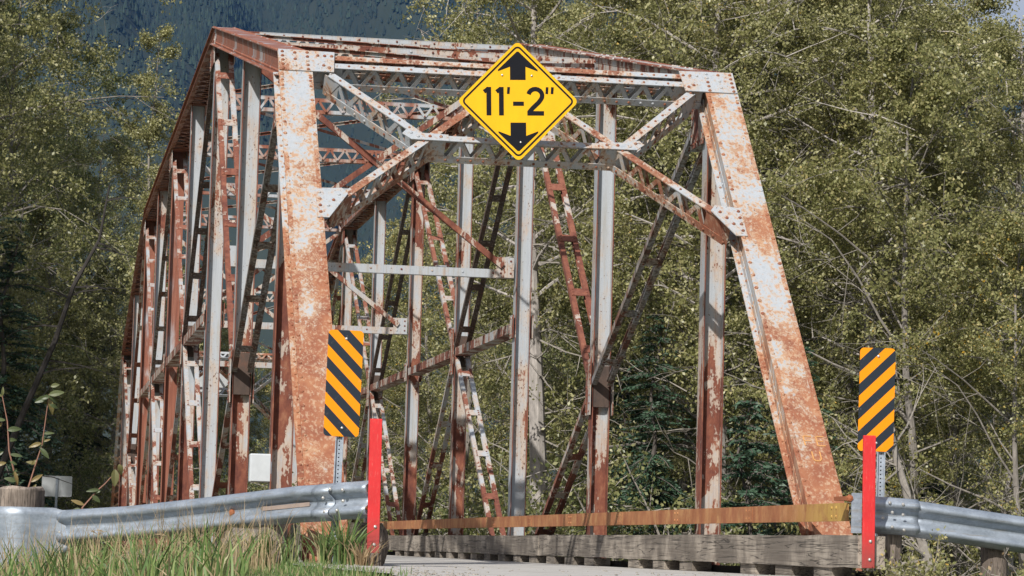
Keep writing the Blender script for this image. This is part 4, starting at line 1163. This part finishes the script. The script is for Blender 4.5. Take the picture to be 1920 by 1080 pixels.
blades('short_grass', 30000, (-8.5, -4.1, -9, 1.5), .02, .07, .006, GRASSM, 1, 'short mossy grass on the left road shoulder', dens=off_road)
blades('tall_grass', 1050, (-7.2, -4.9, -4.0, 1.2), .12, .46, .016, GRASSM, 2, 'tall green grass in front of the left guardrail', dens=tall_d, bend=.8)
blades('near_grass', 150, (-7.4, -5.6, -8.0, -4.2), .12, .32, .013, GRASSM, 12, 'nearest green grass blades at the lower left', bend=.8)
blades('rail_grass', 1000, (-6.2, -4.2, .2, 2.3), .12, .42, .010, GRASSM, 22, 'dark grass growing under the left guardrail', bend=.7)
blades('dry_grass', 1150, (-7.0, -4.1, -2.5, 2.2), .15, .62, .0055, DRYM, 3, 'dry brown stalks among the left grass', dens=tall_d, bend=.5)
blades('verge_grass', 5000, (.35, 4, -9, -1.0), .04, .25, .008, GRASSM, 4, 'grass on the right bank below the guardrail')
def tuft(x, y, n, h, seed, label, mat=GRASSM):
    rng = np.random.default_rng(seed); V = []; Q = []
    for i in range(n):
        a = rng.uniform(0, 6.28); rr_ = abs(rng.normal())*.05; hh = h*rng.uniform(.5, 1.1); b = hh*rng.uniform(.1, .8); w_ = .006; k = len(V); f = rng.uniform(0, 6.28)
        for t, ww in ((0, 1), (.35, 1), (.7, .7), (1, .1)):
            cx = x+rr_*math.cos(a)+math.cos(a)*b*t*t; cy = y+rr_*math.sin(a)+math.sin(a)*b*t*t; cz = terr(x, y)+hh*(t-.35*t*t*b/hh)
            V.append((cx-math.cos(f)*w_*ww, cy-math.sin(f)*w_*ww, cz)); V.append((cx+math.cos(f)*w_*ww, cy+math.sin(f)*w_*ww, cz))
        for q in range(3): Q.append((k+2*q, k+2*q+1, k+2*q+3, k+2*q+2))
    o = meshobj('grass_tuft', V, Q, mat); tag(o, label, 'grass tuft'); return o
tuft(-3.98, -.05, 110, .42, 1, 'green grass tuft at the foot of the left red board')
tuft(-4.12, .02, 80, .36, 2, 'grass tuft under the end of the left guardrail')
tuft(-3.86, -.15, 50, .26, 3, 'dry straw tuft spilling from under the left red board', DRYM)
tuft(-4.55, .45, 90, .34, 4, 'dark grass tuft beneath the left guardrail splice')
def umbel(x, y, h, seed, label):
    r = random.Random(seed); mb = MB(); z0 = terr(x, y); top = Vector((x+r.uniform(-.05, .05), y, z0+h))
    mb.tube([(x, y, z0), top], [.004, .003], 4)
    for k in range(14):
        a = r.uniform(0, 6.28); q = r.uniform(.01, .055); e = top+Vector((q*math.cos(a), q*math.sin(a), .035-q*.25)); mb.tube([top, e], [.0015, .001], 3)
        for j in range(4): mb.rivet(e+Vector((r.uniform(-.008, .008), r.uniform(-.008, .008), 0)), (0, 0, 1), .006, .004)
    o = mb.build('dry_umbel', DRYM); tag(o, label, 'plant'); return o
umbel(-5.72, -.2, .36, 1, 'dried flat-topped weed in the grass nearest the flared terminal')
umbel(-5.38, -.3, .30, 2, 'dried flat-topped weed in the grass under the middle of the left rail')
umbel(-5.62, .3, .27, 3, 'short dried weed head between two taller ones in the left grass')
umbel(-5.15, -.6, .22, 4, 'lowest dried weed head in the left grass')
mb = MB(); rr = random.Random(6)
for k in range(900):
    y = rr.uniform(-9, 1.4); e = rr.random(); x = -4.3+abs(rr.gauss(0, .22)) if e < .6 else rr.uniform(-4.3, -.5) if e < .85 else .25-abs(rr.gauss(0, .2))
    q = rr.uniform(.004, .013); mb.rivet((x, y, terr(-2, y)+.003), (rr.gauss(0, .2), rr.gauss(0, .2), 1), q, q*.9)
o = mb.build('gravel', simple('grey_gravel', (.26, .24, .21), .9, var=.4, scale=30)); tag(o, 'loose gravel scattered along the road edges', 'gravel', kind='stuff')
# weathered stone / abutment blocks under left rail
def rock(loc, sz, seed, label, mat):
    bm = bmesh.new(); bmesh.ops.create_icosphere(bm, subdivisions=2, radius=1); r = random.Random(seed)
    for v in bm.verts:
        k = 1+r.uniform(-.12, .12); q = max(abs(v.co.x), abs(v.co.y), abs(v.co.z)); v.co = Vector((v.co.x/q**.6*sz[0], v.co.y/q**.6*sz[1], v.co.z/q**.6*sz[2]))*k
    me = bpy.data.meshes.new('rock'); bm.to_mesh(me); bm.free(); me.materials.append(mat); o = bpy.data.objects.new('rock', me); o.location = loc; COL.objects.link(o); tag(o, label, 'rock'); return o
ROCK = simple('mossy_rock', (.20, .175, .15), .9, var=.4, scale=12, bump=.5)
rock((-4.62, .85, .05), (.22, .15, .2), 1, 'grey rock half hidden in grass under the left guardrail', ROCK)
rock((-5.35, 1.6, -.1), (.2, .15, .17), 2, 'brown rock low behind the grass under the rail middle', ROCK)

# saplings behind the wooden post
LEAFBIG = leaf_material("sapling_leaf", [(0, (.06, .085, .03)), (.5, (.12, .15, .06)), (.75, (.26, .21, .08)), (1, (.30, .17, .07))], .35)
def bigleaf(mb, p0, d, L, w_, curl=.2):
    p0 = Vector(p0); d = Vector(d).normalized(); sd = d.cross(Vector((.2, -1, .3))).normalized(); nn = sd.cross(d)
    rows = []; vs = []; n = 6
    for i in range(n+1):
        t = i/n; ww = w_*math.sin(math.pi*min(1, t*.93+.03))**.8*(1-.3*t); c = p0+d*L*t-nn*curl*L*t*t
        vs += [c-sd*ww/2+nn*ww*.12, c, c+sd*ww/2+nn*ww*.12]
    fs = []
    for i in range(n):
        for j in range(2): fs.append((i*3+j, i*3+j+1, i*3+j+4, i*3+j+3))
    mb.add(vs, fs)
def sapling(base, pts, leaves, label):
    S = empty('sapling', base); tag(S, label, 'plant'); b = Vector(base)
    mb = MB(); mb.tube([Vector(q)-b for q in [base]+pts], [.010-.0016*i for i in range(len(pts)+1)], 6); mb.build('stem', simple('red_brown_stem', (.26, .13, .09), .7), S)
    g = MB()
    rl = random.Random(len(pts)+len(leaves))
    for (p0, d, L, w_) in leaves:
        bigleaf(g, Vector(p0)-b, d, L*.72, w_*.62, rl.uniform(.1, .6))
        p1 = Vector(p0)-b+Vector((rl.uniform(-.03, .03), rl.uniform(-.05, .05), rl.uniform(-.10, .10))); bigleaf(g, p1, Vector(d)+Vector((rl.gauss(0, .8), 0, rl.gauss(-.3, .6))), L*.42, w_*.45, rl.uniform(.1, .7))
    g.build('foliage', LEAFBIG, S)
sapling((-6.30, 3.3, -.4), [(-6.354, 3.237, .581), (-6.43, 3.21, .85), (-6.453, 3.208, 1.087), (-6.504, 3.199, 1.30)],
 [((-6.504, 3.2, 1.30), (.1, -.3, 1), .10, .05), ((-6.45, 3.2, 1.02), (1, -.3, .2), .15, .09), ((-6.45, 3.2, .75), (-1, -.3, -.2), .16, .07), ((-6.42, 3.2, .82), (1, -.2, -.1), .14, .06), ((-6.38, 3.2, .68), (.4, -.2, -1), .15, .06), ((-6.36, 3.2, .6), (-1, -.2, .3), .14, .08), ((-6.47, 3.2, 1.1), (-1, -.2, .1), .12, .06)],
 'leafy sapling at the left edge behind the round wooden post')
sapling((-6.22, 3.25, -.4), [(-6.261, 3.225, .548), (-6.21, 3.2, .74), (-6.163, 3.177, .906), (-6.123, 3.132, 1.324)],
 [((-6.123, 3.13, 1.32), (1, -.3, .25), .17, .10), ((-6.13, 3.13, 1.30), (-1, -.3, -.4), .16, .10), ((-6.12, 3.13, 1.28), (.4, -.3, -1), .16, .09), ((-6.12, 3.13, 1.3), (1, .1, -.5), .12, .07), ((-6.17, 3.17, .92), (-1, -.3, -.3), .14, .07), ((-6.18, 3.17, .88), (.8, -.3, -.8), .16, .08), ((-6.16, 3.17, 1.0), (1, -.2, .1), .13, .05), ((-6.24, 3.2, .6), (.8, -.1, .6), .15, .07), ((-6.20, 3.2, .75), (-1, -.1, .2), .12, .06)],
 'taller leafy sapling rising behind the round wooden post')
sapling((-5.9, 3.2, -.4), [(-5.813, 3.162, .40), (-5.70, 3.14, .54), (-5.637, 3.118, .60), (-5.562, 3.099, .69)],
 [((-5.562, 3.1, .72), (.05, -.3, -1), .19, .13), ((-5.68, 3.13, .55), (-1, -.2, -.1), .15, .06), ((-5.80, 3.16, .42), (-1, -.1, .4), .16, .07), ((-5.74, 3.14, .50), (.7, -.1, -.5), .12, .08)],
 'low bending plant with one broad green leaf behind the guardrail')
# yellow-green bush under the right red board and dry stems
o = shrub(31, .46, .4, 1500, .035, LEAF_Y); o.location = (-.12, -1.22, -.02); tag(o, 'small yellow-green bush at the foot of the right red board', 'shrub')
o = shrub(32, .55, .4, 1000, .032, LEAF_Y); o.location = (.55, -1.5, -.25); tag(o, 'sparse small bush just below the right guardrail', 'shrub')
o = shrub(33, .6, .3, 260, .03, DRYM); o.location = (.55, -2.0, -.15); o.rotation_euler = (0, 0, 2); tag(o, 'dry brown weed stems in front of the right guardrail', 'plant')
o = shrub(34, .8, .6, 2600, .05, LEAF_B); o.location = (1.0, .8, -.6); tag(o, 'green bush right behind the right guardrail', 'shrub')

# ------------------------------------------------------------------ haze
if 1:
    mb = MB(); mb.box(-5200, 5200, -300, 8600, -8, 2600)
    m = bpy.data.materials.new('haze'); m.use_nodes = True; t = m.node_tree
    t.nodes.remove(t.nodes['Principled BSDF']); v = t.nodes.new('ShaderNodeVolumePrincipled')
    v.inputs['Color'].default_value = (.09, .30, .76, 1); v.inputs['Density'].default_value = .000031
    t.links.new(v.outputs[0], t.nodes['Material Output'].inputs['Volume'])
    o = mb.build('haze', m); tag(o, 'thin blue haze between here and the mountain', 'haze', kind='stuff')
